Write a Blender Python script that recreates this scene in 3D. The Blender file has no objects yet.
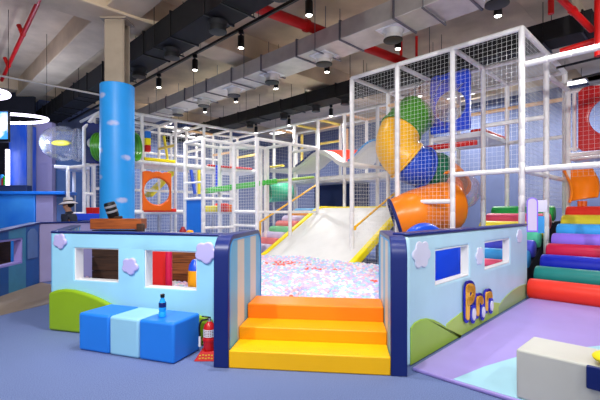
import bpy, bmesh, math, random
from mathutils import Vector, Matrix
random.seed(7)
SC = bpy.context.scene
COL = SC.collection
PI = math.pi
F, CX, HY, EH = 400.0, 300.0, 212.0, 1.5      # focal length in px, centre column, horizon row, eye height

# ------------------------------------------------------------------ materials
def lin(c):
    c = c / 255.0
    return c / 12.92 if c <= 0.04045 else ((c + 0.055) / 1.055) ** 2.4
def rgb(t): return (lin(t[0]), lin(t[1]), lin(t[2]), 1.0)
MATS = {}
def mat(name, col, rough=0.5, metal=0.0, var=0.05, scale=6.0, bump=0.0, bscale=40.0, emit=None, spec=0.35, col2=None, ramp=None, stretch=None, coat=0.0):
    if name in MATS: return MATS[name]
    m = bpy.data.materials.new(name); m.use_nodes = True
    nt = m.node_tree; N = nt.nodes; L = nt.links
    b = N['Principled BSDF']
    tc = N.new('ShaderNodeTexCoord')
    vec = tc.outputs['Object']
    if stretch:
        mp = N.new('ShaderNodeMapping'); mp.inputs['Scale'].default_value = stretch
        L.new(vec, mp.inputs['Vector']); vec = mp.outputs['Vector']
    nz = N.new('ShaderNodeTexNoise'); nz.inputs['Scale'].default_value = scale; nz.inputs['Detail'].default_value = 4
    L.new(vec, nz.inputs['Vector'])
    cr = N.new('ShaderNodeValToRGB')
    c1 = rgb(col)
    if col2 is not None: c0 = rgb(col2)
    else: c0 = tuple(x * (1 - var * 2) for x in c1[:3]) + (1,)
    lo, hi = ramp if ramp else (0.3, 0.65)
    cr.color_ramp.elements[0].position = lo; cr.color_ramp.elements[1].position = hi
    cr.color_ramp.elements[0].color = c0; cr.color_ramp.elements[1].color = c1
    L.new(nz.outputs['Fac'], cr.inputs['Fac'])
    L.new(cr.outputs['Color'], b.inputs['Base Color'])
    b.inputs['Roughness'].default_value = rough
    b.inputs['Metallic'].default_value = metal
    b.inputs['Specular IOR Level'].default_value = spec
    b.inputs['Coat Weight'].default_value = coat
    if bump:
        n2 = N.new('ShaderNodeTexNoise'); n2.inputs['Scale'].default_value = bscale; n2.inputs['Detail'].default_value = 3
        L.new(tc.outputs['Object'], n2.inputs['Vector'])
        bp = N.new('ShaderNodeBump'); bp.inputs['Strength'].default_value = bump; bp.inputs['Distance'].default_value = 0.02
        L.new(n2.outputs['Fac'], bp.inputs['Height']); L.new(bp.outputs['Normal'], b.inputs['Normal'])
    if emit:
        b.inputs['Emission Color'].default_value = rgb(emit[0]); b.inputs['Emission Strength'].default_value = emit[1]
    MATS[name] = m
    return m
def clear_mat(name, tint, alpha=0.16):
    m = bpy.data.materials.new(name); m.use_nodes = True
    nt = m.node_tree; N = nt.nodes; L = nt.links
    N.remove(N['Principled BSDF'])
    out = N['Material Output']
    tr = N.new('ShaderNodeBsdfTransparent'); tr.inputs['Color'].default_value = (0.93, 0.94, 0.96, 1)
    gl = N.new('ShaderNodeBsdfGlossy'); gl.inputs['Roughness'].default_value = 0.08
    df = N.new('ShaderNodeBsdfDiffuse'); df.inputs['Color'].default_value = rgb(tint)
    nz = N.new('ShaderNodeTexNoise'); nz.inputs['Scale'].default_value = 3.0
    tc = N.new('ShaderNodeTexCoord'); L.new(tc.outputs['Object'], nz.inputs['Vector'])
    lw = N.new('ShaderNodeLayerWeight'); lw.inputs['Blend'].default_value = 0.35
    m1 = N.new('ShaderNodeMixShader'); L.new(lw.outputs['Facing'], m1.inputs['Fac'])
    mu = N.new('ShaderNodeMath'); mu.operation = 'MULTIPLY'; mu.inputs[1].default_value = alpha * 2
    L.new(nz.outputs['Fac'], mu.inputs[0])
    m2 = N.new('ShaderNodeMixShader'); L.new(mu.outputs[0], m2.inputs['Fac'])
    L.new(tr.outputs[0], m2.inputs[1]); L.new(df.outputs[0], m2.inputs[2])
    mf = N.new('ShaderNodeMath'); mf.operation = 'MULTIPLY'; mf.inputs[1].default_value = 0.45
    L.new(lw.outputs['Facing'], mf.inputs[0]); L.new(mf.outputs[0], m1.inputs['Fac'])
    L.new(m2.outputs[0], m1.inputs[1]); L.new(gl.outputs[0], m1.inputs[2])
    L.new(m1.outputs[0], out.inputs['Surface'])
    return m

VIN = dict(rough=0.42, var=0.03, scale=3, bump=0.03, bscale=60)
M = {}
def vin(k, c, **kw):
    d = dict(VIN); d.update(kw); M[k] = mat('vinyl_' + k, c, **d)
vin('white', (222, 221, 220)); vin('cream', (208, 208, 200)); vin('sky', (158, 218, 244)); vin('sky_pale', (190, 226, 242))
vin('stripe_blue', (104, 182, 226)); vin('navy', (18, 36, 108), rough=0.33); vin('cyan', (40, 160, 235))
vin('bench_blue', (34, 124, 226)); vin('bench_pale', (150, 205, 232))
vin('yellow', (252, 190, 0)); vin('amber', (252, 164, 0)); vin('orange', (250, 130, 10)); vin('bright_yellow', (255, 232, 0))
vin('lime', (138, 174, 26)); vin('hill_green', (166, 200, 74)); vin('hill_light', (186, 214, 96)); vin('hill_grey', (160, 184, 130))
vin('cloud', (186, 178, 228)); vin('cloud_white', (224, 222, 244)); vin('lavender', (168, 150, 222)); vin('aqua_mat', (168, 216, 232))
vin('red', (214, 28, 24)); vin('dark_red', (150, 14, 22)); vin('crimson', (200, 16, 70)); vin('blue', (18, 70, 214)); vin('royal', (16, 36, 190))
vin('teal', (14, 124, 120)); vin('violet', (146, 112, 240)); vin('roller_sky', (60, 166, 240)); vin('roller_yellow', (250, 230, 60))
vin('roller_red', (236, 50, 30)); vin('pink', (246, 90, 130)); vin('green', (40, 176, 80)); vin('mint', (80, 200, 160)); vin('indigo', (70, 76, 200))
vin('pastel_lav', (214, 200, 232)); vin('pastel_green', (128, 206, 150)); vin('pastel_pink', (240, 130, 130)); vin('pastel_orange', (250, 168, 90)); vin('pastel_blue', (110, 180, 236))
vin('letter_orange', (255, 190, 50)); vin('apricot', (244, 198, 150)); vin('butter', (246, 216, 110))  # apricot and butter put warm light into the inner beam colour
PL = dict(rough=0.3, var=0.03, scale=4, spec=0.5)
def pla(k, c, **kw):
    d = dict(PL); d.update(kw); M[k] = mat('plastic_' + k, c, **d)
pla('p_yellow', (255, 190, 10)); pla('p_green', (70, 146, 34)); pla('p_blue', (24, 80, 210)); pla('p_dkgreen', (10, 122, 84)); pla('p_orange', (255, 136, 10))
pla('p_red', (206, 18, 22)); pla('p_black', (18, 18, 20)); pla('p_white', (235, 235, 238)); pla('p_dkorange', (240, 104, 6)); pla('p_dkblue', (26, 74, 230))
pla('leaf', (64, 196, 60))
M['foam'] = mat('foam_sleeve', (246, 243, 242), rough=0.55, var=0.04, scale=8, bump=0.05, bscale=30)
M['rope'] = mat('white_cord', (236, 236, 238), rough=0.8, var=0.05, scale=30)
M['carpet'] = mat('carpet', (126, 142, 188), rough=0.95, scale=110, col2=(96, 112, 160), ramp=(0.35, 0.65), bump=0.35, bscale=240, spec=0.1)
M['tan'] = mat('tan_floor', (150, 132, 116), rough=0.6, var=0.1, scale=9, stretch=(1, 8, 1))
M['concrete'] = mat('concrete', (226, 206, 176), rough=0.9, scale=1.2, col2=(194, 174, 148), ramp=(0.3, 0.7), bump=0.25, bscale=14, spec=0.15)
M['wallblue'] = mat('painted_wall', (106, 118, 156), rough=0.8, var=0.05, scale=2)
M['wallnavy'] = mat('painted_navy', (44, 58, 100), rough=0.8, var=0.06, scale=2)
M['blackduct'] = mat('black_duct', (22, 22, 25), rough=0.7, var=0.15, scale=5)
M['zinc'] = mat('zinc_duct', (212, 206, 200), rough=0.4, metal=0.5, var=0.08, scale=4)
M['zinc_dark'] = mat('zinc_collar', (120, 116, 124), rough=0.5, metal=0.4, var=0.1, scale=4)
M['steel'] = mat('painted_steel', (176, 160, 140), rough=0.6, var=0.08, scale=3)
M['redpipe'] = mat('red_pipe', (214, 24, 22), rough=0.4, var=0.06, scale=3)
M['black'] = mat('black_metal', (16, 16, 18), rough=0.45, var=0.1, scale=6)
M['wood'] = mat('brown_planks', (140, 76, 34), rough=0.5, scale=3, col2=(86, 42, 18), stretch=(1, 1, 14), ramp=(0.35, 0.62))
M['lit_rail_wood'] = mat('orange_brown_planks', (176, 90, 36), rough=0.45, scale=3, col2=(130, 62, 24), stretch=(1, 1, 10))  # more orange than the planks: light on the ship rail put into its colour
M['wood_dark'] = mat('dark_planks', (74, 48, 34), rough=0.6, scale=3, col2=(44, 28, 22), stretch=(1, 1, 12))
M['darkgrey'] = mat('dark_panel', (40, 42, 54), rough=0.6, var=0.1)
M['grey'] = mat('mid_grey', (150, 150, 160), rough=0.5, var=0.05)
M['lamp'] = mat('lamp_glow', (255, 255, 255), emit=((255, 250, 240), 14.0))
M['ring'] = mat('ring_glow', (255, 255, 255), emit=((236, 224, 255), 3.2))
M['led'] = mat('led_panel_glow', (255, 255, 255), emit=((255, 252, 246), 2.6))
M['colblue'] = mat('sky_print', (50, 168, 255), rough=0.4, var=.02)
def puffs(m, spots):
    nt = m.node_tree; N = nt.nodes; L = nt.links; b = N['Principled BSDF']; tc = [n for n in N if n.type == 'TEX_COORD'][0]
    base = b.inputs['Base Color'].links[0].from_socket
    nz = N.new('ShaderNodeTexNoise'); nz.inputs['Scale'].default_value = 7; nz.inputs['Detail'].default_value = 5; L.new(tc.outputs['Object'], nz.inputs['Vector'])
    acc = None
    for (x, y, z, rx, rz) in spots:
        mp = N.new('ShaderNodeMapping'); mp.vector_type = 'TEXTURE'; mp.inputs['Location'].default_value = (x, y, z); mp.inputs['Scale'].default_value = (rx, rx, rz)
        g = N.new('ShaderNodeTexGradient'); g.gradient_type = 'SPHERICAL'; L.new(tc.outputs['Object'], mp.inputs['Vector']); L.new(mp.outputs['Vector'], g.inputs['Vector'])
        if acc is None: acc = g.outputs['Fac']
        else:
            ad = N.new('ShaderNodeMath'); ad.operation = 'MAXIMUM'; L.new(acc, ad.inputs[0]); L.new(g.outputs['Fac'], ad.inputs[1]); acc = ad.outputs[0]
    mu = N.new('ShaderNodeMath'); mu.operation = 'MULTIPLY'; L.new(acc, mu.inputs[0]); L.new(nz.outputs['Fac'], mu.inputs[1])
    cr = N.new('ShaderNodeValToRGB'); cr.color_ramp.elements[0].position = .10; cr.color_ramp.elements[1].position = .32
    cr.color_ramp.elements[0].color = (0, 0, 0, 1); cr.color_ramp.elements[1].color = (.8, .8, .8, 1); L.new(mu.outputs[0], cr.inputs['Fac'])
    mx = N.new('ShaderNodeMix'); mx.data_type = 'RGBA'; L.new(cr.outputs['Color'], mx.inputs[0]); L.new(base, mx.inputs[6]); mx.inputs[7].default_value = rgb((206, 208, 246))
    L.new(mx.outputs[2], b.inputs['Base Color'])
puffs(M['colblue'], [((x - 116.5) / 400 * 8.5 * 1.0 + .0, y_, EH + (HY - y) / 400 * 8.2, .17, .09) for x, y, y_ in ((119, 123, -.33), (104, 150, -.27), (130, 157, -.22), (103, 177, -.24), (107, 95, -.27), (127, 200, -.27))])
M['counter'] = mat('counter_blue', (24, 112, 226), rough=0.4, scale=0.8, col2=(70, 160, 240))
M['print'] = mat('printed_pillar', (44, 96, 214), rough=0.4, scale=1.6, col2=(100, 128, 206), stretch=(2, 2, 0.5), ramp=(0.35, 0.6))
M['lavwall'] = mat('lavender_wall', (166, 156, 196), rough=0.7, var=0.05, scale=2)
M['tealwall'] = mat('frosted_teal', (86, 116, 168), rough=0.5, var=0.1, scale=2)
M['screen'] = mat('screen_image', (60, 150, 240), rough=0.3, scale=3.5, col2=(236, 240, 246), ramp=(0.42, 0.56), emit=None)
M['wagblue'] = mat('wagon_blue', (20, 82, 152), rough=0.45, var=0.05); M['wagteal'] = mat('wagon_teal', (66, 138, 172), rough=0.45, var=0.05)
M['skin'] = mat('skin', (186, 134, 108), rough=0.6, var=0.05, scale=12)
M['uniform'] = mat('dark_uniform', (34, 38, 56), rough=0.85, var=0.15, scale=14)
M['straw'] = mat('hat_cloth', (206, 200, 204), rough=0.8, var=0.08, scale=30)
M['hair'] = mat('black_hair', (18, 14, 14), rough=0.6, var=0.2, scale=40)
M['gold'] = mat('gold_print', (236, 190, 60), rough=0.4, var=0.03)
M['bottle'] = clear_mat('bottle_plastic', (60, 160, 235), 0.5)
M['drink'] = mat('blue_drink', (30, 165, 245), rough=0.2, var=0.03)
M['clear'] = clear_mat('clear_acrylic', (226, 226, 240), 0.10)
M['smoky'] = clear_mat('clear_acrylic_rosy', (250, 215, 205), 0.13)
def screen_emit(m):
    nt = m.node_tree; b = nt.nodes['Principled BSDF']
    cr = [n for n in nt.nodes if n.type == 'VALTORGB'][0]
    nt.links.new(cr.outputs['Color'], b.inputs['Emission Color']); b.inputs['Emission Strength'].default_value = 0.9
screen_emit(M['screen'])
BALLC = [('white', (232, 228, 236)), ('pink', (234, 190, 208)), ('lavender', (200, 184, 232)), ('blue', (170, 206, 236)), ('mint', (176, 220, 222)), ('coral', (240, 100, 84))]
BM = {k: mat('ball_' + k, c, rough=0.3, var=0.02, spec=0.5) for k, c in BALLC}

# ------------------------------------------------------------------ geometry helpers
def V(*a): return Vector(a)
A = V(-math.sqrt(.5), math.sqrt(.5), 0)       # hall grid, running away to one side
B = V(math.sqrt(.5), math.sqrt(.5), 0)        # hall grid, running away to the other side
Z = V(0, 0, 1)
def at(px, py, D): return V((px - CX) / F * D, D, EH + (HY - py) / F * D)
def zat(py, D): return EH + (HY - py) / F * D
def lineA(c, px):                              # point on plan line X + D = c
    q = (px - CX) / F; D = c / (1 + q); return V(q * D, D, 0)
def lineB(k, px):                              # point on plan line D - X = k
    q = (px - CX) / F; D = k / (1 - q); return V(q * D, D, 0)

class MB:
    def __init__(s): s.v = []; s.f = []; s.m = []
    def add(s, vs, fs, mi=0):
        o = len(s.v); s.v += [Vector(p) for p in vs]
        for f in fs: s.f.append([i + o for i in f]); s.m.append(mi)
        return s
    def obox(s, o, ax, ay, az, mi=0):          # origin corner + three edge vectors
        o = Vector(o); ax = Vector(ax); ay = Vector(ay); az = Vector(az)
        vs = [o, o + ax, o + ax + ay, o + ay]; vs += [p + az for p in vs]
        fs = [(3, 2, 1, 0), (4, 5, 6, 7), (0, 1, 5, 4), (1, 2, 6, 5), (2, 3, 7, 6), (3, 0, 4, 7)]
        if ax.cross(ay).dot(az) < 0: fs = [tuple(reversed(f)) for f in fs]
        return s.add(vs, fs, mi)
    def box(s, x0, y0, z0, x1, y1, z1, mi=0): return s.obox((x0, y0, z0), (x1 - x0, 0, 0), (0, y1 - y0, 0), (0, 0, z1 - z0), mi)
    def bar(s, p0, p1, w, h, mi=0):            # rectangular bar, centred on the line p0-p1
        p0 = Vector(p0); p1 = Vector(p1); d = (p1 - p0)
        up = Z if abs(d.normalized().z) < 0.98 else V(0, 1, 0)
        sd = d.cross(up).normalized(); u = sd.cross(d).normalized()
        return s.obox(p0 - sd * w / 2 - u * h / 2, d, sd * w, u * h, mi)
    def tube(s, pts, r, n=10, caps=True, mi=0):
        pts = [Vector(p) for p in pts]; rs = r if isinstance(r, (list, tuple)) else [r] * len(pts)
        t = (pts[1] - pts[0]).normalized()
        ref = Z if abs(t.z) < 0.9 else V(0, 1, 0)
        u = t.cross(ref).normalized(); rings = []
        o = len(s.v)
        for i, p in enumerate(pts):
            a = pts[max(i - 1, 0)]; b = pts[min(i + 1, len(pts) - 1)]
            t2 = (b - a)
            t2 = t2.normalized() if t2.length > 1e-9 else t
            u = (u - t2 * u.dot(t2)).normalized(); w = t2.cross(u); t = t2
            for k in range(n):
                an = 2 * PI * k / n
                s.v.append(p + (u * math.cos(an) + w * math.sin(an)) * rs[i])
        for i in range(len(pts) - 1):
            for k in range(n):
                k2 = (k + 1) % n
                s.f.append([o + i * n + k, o + i * n + k2, o + (i + 1) * n + k2, o + (i + 1) * n + k]); s.m.append(mi)
        if caps:
            s.f.append([o + k for k in reversed(range(n))]); s.m.append(mi)
            e = o + (len(pts) - 1) * n
            s.f.append([e + k for k in range(n)]); s.m.append(mi)
        return s
    def lathe(s, c, prof, n=20, ax=None, mi=0):   # prof: (r, h) along ax
        c = Vector(c); ax = (ax or Z).normalized()
        pts = [c + ax * h for r, h in prof]
        # straight tube with explicit rings
        ref = V(0, 1, 0) if abs(ax.y) < 0.9 else V(1, 0, 0)
        u = ax.cross(ref).normalized(); w = ax.cross(u); o = len(s.v)
        for (r, h), p in zip(prof, pts):
            for k in range(n):
                an = 2 * PI * k / n; s.v.append(p + (u * math.cos(an) + w * math.sin(an)) * max(r, 1e-4))
        for i in range(len(prof) - 1):
            for k in range(n):
                k2 = (k + 1) % n
                s.f.append([o + i * n + k, o + i * n + k2, o + (i + 1) * n + k2, o + (i + 1) * n + k]); s.m.append(mi)
        s.f.append([o + k for k in reversed(range(n))]); s.m.append(mi)
        e = o + (len(prof) - 1) * n
        s.f.append([e + k for k in range(n)]); s.m.append(mi)
        return s
    def sphere(s, c, r, n=12, m=8, sc=(1, 1, 1), mi=0):
        c = Vector(c); prof = []
        o = len(s.v)
        for i in range(1, m):
            th = PI * i / m
            for k in range(n):
                an = 2 * PI * k / n
                s.v.append(c + V(r * sc[0] * math.sin(th) * math.cos(an), r * sc[1] * math.sin(th) * math.sin(an), -r * sc[2] * math.cos(th)))
        b = len(s.v); s.v += [c - V(0, 0, r * sc[2]), c + V(0, 0, r * sc[2])]
        for i in range(m - 2):
            for k in range(n):
                k2 = (k + 1) % n
                s.f.append([o + i * n + k, o + i * n + k2, o + (i + 1) * n + k2, o + (i + 1) * n + k]); s.m.append(mi)
        for k in range(n):
            k2 = (k + 1) % n
            s.f.append([b, o + k2, o + k]); s.m.append(mi)
            e = o + (m - 2) * n; s.f.append([b + 1, e + k, e + k2]); s.m.append(mi)
        return s
    def prism(s, o, ax, ay, n, poly, th, mi=0):   # polygon in (ax, ay), pushed th along n
        o = Vector(o); k = len(poly)
        vs = [o + ax * p[0] + ay * p[1] for p in poly]; vs += [p + n * th for p in vs]
        fs = [tuple(reversed(range(k))), tuple(range(k, 2 * k))]
        fs += [(i, (i + 1) % k, (i + 1) % k + k, i + k) for i in range(k)]
        area = sum(poly[i][0] * poly[(i + 1) % k][1] - poly[(i + 1) % k][0] * poly[i][1] for i in range(k))
        if area * ax.cross(ay).dot(n) * (1 if th > 0 else -1) < 0: fs = [tuple(reversed(f)) for f in fs]
        return s.add(vs, fs, mi)
    def build(s, name, m, parent=None, smooth=False, bevel=0, seg=2, angle=35, origin=None, solid=0):
        me = bpy.data.meshes.new(name)
        if parent is not None: org = Vector(parent['_w'])
        elif origin is not None: org = Vector(origin)
        else:
            xs = [p.x for p in s.v]; ys = [p.y for p in s.v]; zs = [p.z for p in s.v]
            org = V((min(xs) + max(xs)) / 2, (min(ys) + max(ys)) / 2, min(zs))
        me.from_pydata([p - org for p in s.v], [], s.f)
        ms = m if isinstance(m, (list, tuple)) else [m]
        for x in ms: me.materials.append(M[x] if isinstance(x, str) else x)
        for p, i in zip(me.polygons, s.m): p.material_index = i
        me.update()
        if smooth or bevel:
            for p in me.polygons: p.use_smooth = True
            me.set_sharp_from_angle(angle=math.radians(angle))
        o = bpy.data.objects.new(name, me); COL.objects.link(o)
        o['_w'] = tuple(org)
        if parent is not None: o.parent = parent; o.location = (0, 0, 0)
        else: o.location = org
        if solid:
            q = o.modifiers.new('solid', 'SOLIDIFY'); q.thickness = solid; q.offset = 0
        if bevel:
            bv = o.modifiers.new('bevel', 'BEVEL'); bv.width = bevel; bv.segments = seg; bv.limit_method = 'ANGLE'; bv.angle_limit = math.radians(40)
            bv.harden_normals = False
        return o
def tag(o, label, cat, group=None, kind=None):
    o['label'] = label; o['category'] = cat
    if group: o['group'] = group
    if kind: o['kind'] = kind
    return o
def thing(name, label, cat, loc, group=None):
    o = bpy.data.objects.new(name, None); COL.objects.link(o)
    o.empty_display_size = 0.1; o.location = loc; o['_w'] = tuple(loc)
    return tag(o, label, cat, group)
def lab(o, s): o['label'] = s; return o
def struct(o): o['kind'] = 'structure'; return o
def catmull(P, n=8):
    P = [Vector(p) for p in P]; Q = [P[0] * 2 - P[1]] + P + [P[-1] * 2 - P[-2]]; out = []
    for i in range(1, len(Q) - 2):
        for k in range(n):
            t = k / n; a, b, c, d = Q[i - 1], Q[i], Q[i + 1], Q[i + 2]
            out.append(0.5 * ((2 * b) + (c - a) * t + (2 * a - 5 * b + 4 * c - d) * t * t + (3 * b - a - 3 * c + d) * t ** 3))
    out.append(P[-1]); return out

# ------------------------------------------------------------------ camera / world
cam = bpy.data.cameras.new('camera'); co = bpy.data.objects.new('camera', cam); COL.objects.link(co)
co.location = (0, 0, EH); co.rotation_euler = (PI / 2, 0, 0)
cam.sensor_width = 36; cam.lens = 24; cam.shift_y = 0.02; cam.clip_end = 200
SC.camera = co
w = bpy.data.worlds.new('world'); SC.world = w; w.use_nodes = True
w.node_tree.nodes['Background'].inputs['Color'].default_value = (0.98, 0.98, 1.0, 1)
w.node_tree.nodes['Background'].inputs['Strength'].default_value = 0.68
SC.view_settings.view_transform = 'Standard'; SC.view_settings.look = 'None'; SC.view_settings.gamma = 1.0
SC.view_settings.use_curve_mapping = False
SC.view_settings.exposure = 0.36

# ------------------------------------------------------------------ room shell
struct(MB().box(-18, -4, -0.1, 16, 28, 0).build('floor', 'carpet'))
CZ = 6.15
struct(MB().box(-18, -4, CZ, 16, 28, CZ + 0.3).build('ceiling', 'concrete'))
o0 = V(-1.6, 25.2, 0)
struct(MB().obox(o0, B * -26, A * 0.3, Z * CZ).build('wall_left', 'wallblue'))
struct(MB().obox(o0, A * -30, B * 0.3, Z * CZ).build('wall_back', 'wallblue'))
struct(MB().box(-12.3, -4, 0, -12, 28, CZ).build('wall_street_side', 'darkgrey'))
struct(MB().box(13, -4, 0, 13.3, 28, CZ).build('wall_right', 'wallblue'))
# concrete beams on the hall grid
cl = V(-3.89, 8.5, 0)
k = 1
for t, zc, hh, ww in ((0, 5.88, .55, .7), (12.6, 6.0, .35, .6)):
    p = cl + B * t
    struct(MB().bar(p - A * 9 + Z * zc, p + A * 16 + Z * zc, ww, hh).build('trim_%d' % k, 'concrete', bevel=0.02)); k += 1
for t, zc, hh, ww in ((0, 5.85, .6, .8), (8.5, 5.95, .4, .8), (-6.5, 6.0, .35, .8)):
    p = cl + A * t
    struct(MB().bar(p - B * 10 + Z * zc, p + B * 22 + Z * zc, ww, hh).build('trim_%d' % k, 'concrete', bevel=0.02)); k += 1
struct(MB().prism((0, 0, 0.0), V(1, 0, 0), V(0, 1, 0), Z, [(-5.1, 5.3), (-4.35, 5.75), (-4.08, 6.6), (-4.45, 7.8), (-5.5, 8.5), (-5.3, 7.0)], 0.006).build('floor_strip', 'tan'))

# ------------------------------------------------------------------ entrance: wings, steps, panels
O = V(-0.69, 3.84, 0); e = V(0.120, 0.993, 0).normalized(); t_ = V(e.y, -e.x, 0)
W = 1.535; HW = 1.27; LW = 1.46; TW = 0.14
def wing_outline(r=0.2, d=0.0, n=8):
    L = []
    L.append((d, 0))
    for i in range(n + 1):
        a = PI - PI / 2 * i / n; L.append((r + math.cos(a) * (r - d), HW - r + math.sin(a) * (r - d)))
    for i in range(n + 1):
        a = PI / 2 - PI / 2 * i / n; L.append((LW - r + math.cos(a) * (r - d), HW - r + math.sin(a) * (r - d)))
    L.append((LW - d, 0)); return L
def wing(t0, label):
    base = O + t_ * (t0 + TW / 2)
    root = thing('entrance_wing', label, 'padded partition', base)
    inn = wing_outline(d=0.03)
    def top(x):
        for (a, za), (b, zb) in zip(inn, inn[1:]):
            if a - 1e-6 <= x <= b + 1e-6 and b - a > 1e-9: return za + (zb - za) * (x - a) / (b - a)
        return HW - 0.03
    ed = [0.03, 0.33, 0.6, 0.88, 1.16, LW - 0.03]
    mb = MB()
    for i in range(5):
        xs = [ed[i] + (ed[i + 1] - ed[i]) * j / 10 for j in range(11)]
        if i == 0: xs = [ed[i] + (ed[i + 1] - ed[i]) * (j / 14) ** 1.8 for j in range(15)]
        if i == 4: xs = [ed[i + 1] - (ed[i + 1] - ed[i]) * (1 - j / 14) ** 1.8 for j in range(15)]
        poly = [(xs[0], 0), (xs[-1], 0)] + [(x, max(top(x), .05)) for x in reversed(xs)]
        p2 = []
        for q in poly:
            if not p2 or (abs(q[0] - p2[-1][0]) + abs(q[1] - p2[-1][1])) > 1e-5: p2.append(q)
        mb.prism(O + t_ * t0, e, Z, t_, p2, TW, i % 2)
    mb.build('striped_body', ['stripe_blue', 'cream'], root)
    def band(name, d0, d1, x0, x1, m):
        a = wing_outline(d=d0); b = wing_outline(d=d1); mb = MB(); n = len(a); vs = []
        for (p, q) in zip(a, b):
            for tt in (x0, x1):
                vs.append(O + t_ * (t0 + tt) + e * p[0] + Z * p[1])
            for tt in (x1, x0):
                vs.append(O + t_ * (t0 + tt) + e * q[0] + Z * q[1])
        fs = []
        for i in range(n - 1):
            for k in range(4):
                k2 = (k + 1) % 4; fs.append((i * 4 + k, i * 4 + k2, (i + 1) * 4 + k2, (i + 1) * 4 + k))
        fs += [(3, 2, 1, 0), tuple((n - 1) * 4 + k for k in range(4))]
        mb.add(vs, fs); o = mb.build(name, m, root, smooth=True, bevel=0.008)
        return o
    band('edge_pad', -0.004, 0.045, -0.004, TW + 0.004, 'navy')
    band('piping', 0.045, 0.06, -0.006, TW + 0.006, 'cyan')
    return root
wing(-TW, 'low padded gate wing with navy edge and blue stripes, next to the fire extinguisher')
wing(W, 'low padded gate wing with navy edge, attached to the panel with the orange lettering')
st = thing('soft_steps', 'three padded steps in yellow, amber and orange between the two navy gate wings', 'steps', O + t_ * W / 2)
for (e0, e1, h, m, nm) in ((0, .36, .172, 'yellow', 'yellow step'), (.362, .72, .300, 'amber', 'amber yellow step'), (.722, 1.17, .458, 'orange', 'orange step')):
    lab(MB().obox(O + e * e0 + t_ * .004, t_ * (W - .008), e * (e1 - e0), Z * h).build('step', m, st, bevel=0.014, seg=3), nm)

class Panel:
    """upright padded wall with its visible face through P0 -> P1; s is metres along it"""
    def __init__(s, P0, P1, th):
        s.P0 = Vector(P0); s.d = (Vector(P1) - s.P0); s.L = s.d.length; s.d.normalize()
        s.n = V(-s.d.y, s.d.x, 0)
        if s.n.y < 0: s.n = -s.n         # away from the camera
        s.th = th
    def sz(s, px, py):
        q = (px - CX) / F
        k = (q * s.P0.y - s.P0.x) / (s.d.x - q * s.d.y)
        D = s.P0.y + s.d.y * k
        return (k, EH + (HY - py) / F * D)
    def pt(s, k, z, off=0): return s.P0 + s.d * k + Z * z - s.n * off
    def grid(s, root, name, sb, zb, holes, m, mfn=None, bevel=0.03):
        mb = MB(); nx, nz = len(sb), len(zb)
        idx = lambda i, j, b: (j * nx + i) * 2 + b
        vs = []
        for j in range(nz):
            for i in range(nx):
                p = s.P0 + s.d * sb[i] + Z * zb[j]; vs += [p, p + s.n * s.th]
        full = lambda i, j: 0 <= i < nx - 1 and 0 <= j < nz - 1 and not any(a <= (sb[i] + sb[i + 1]) / 2 <= b and c <= (zb[j] + zb[j + 1]) / 2 <= d for a, b, c, d in holes)
        fs = []
        for j in range(nz - 1):
            for i in range(nx - 1):
                if not full(i, j): continue
                fs.append((idx(i, j, 0), idx(i + 1, j, 0), idx(i + 1, j + 1, 0), idx(i, j + 1, 0)))
                fs.append((idx(i, j + 1, 1), idx(i + 1, j + 1, 1), idx(i + 1, j, 1), idx(i, j, 1)))
                if not full(i - 1, j): fs.append((idx(i, j, 1), idx(i, j, 0), idx(i, j + 1, 0), idx(i, j + 1, 1)))
                if not full(i + 1, j): fs.append((idx(i + 1, j, 0), idx(i + 1, j, 1), idx(i + 1, j + 1, 1), idx(i + 1, j + 1, 0)))
                if not full(i, j - 1): fs.append((idx(i, j, 0), idx(i, j, 1), idx(i + 1, j, 1), idx(i + 1, j, 0)))
                if not full(i, j + 1): fs.append((idx(i, j + 1, 1), idx(i, j + 1, 0), idx(i + 1, j + 1, 0), idx(i + 1, j + 1, 1)))
        if s.d.cross(Z).dot(-s.n) < 0: fs = [tuple(reversed(f)) for f in fs]
        mb.add(vs, fs)
        # drop unused vertices
        used = sorted({i for f in mb.f for i in f}); rm = {u: i for i, u in enumerate(used)}
        mb.v = [mb.v[u] for u in used]; mb.f = [[rm[i] for i in f] for f in mb.f]
        return mb.build(name, m, root, bevel=bevel, seg=4)
    def poly(s, root, name, pts, th, m, bevel=0.02, off=-0.003, seg=3):
        return MB().prism(s.P0 - s.n * off, s.d, Z, -s.n, pts, th, 0).build(name, m, root, bevel=bevel, seg=seg)
    def frame(s, root, h, m='p_white', b=0.03):
        a0, a1, c0, c1 = h; mb = MB(); dep = s.th - 0.02
        o = lambda k, z: s.P0 + s.d * k + Z * z + s.n * 0.012
        mb.obox(o(a0, c0), s.d * b, s.n * dep, Z * (c1 - c0)); mb.obox(o(a1 - b, c0), s.d * b, s.n * dep, Z * (c1 - c0))
        mb.obox(o(a0 + b, c0), s.d * (a1 - a0 - 2 * b), s.n * dep, Z * b); mb.obox(o(a0 + b, c1 - b), s.d * (a1 - a0 - 2 * b), s.n * dep, Z * b)
        return mb.build('window_frame', m, root, bevel=0.005)
def cloud_poly(c, rx, rz, n=5, amp=0.16, ph=0.4, steps=60):
    out = []
    for i in range(steps):
        a = 2 * PI * i / steps
        r = 1 - amp + amp * abs(math.cos(n * a / 2 + ph)) * 1.6
        out.append((c[0] + rx * r * math.cos(a), c[1] + rz * r * math.sin(a)))
    return out
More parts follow.
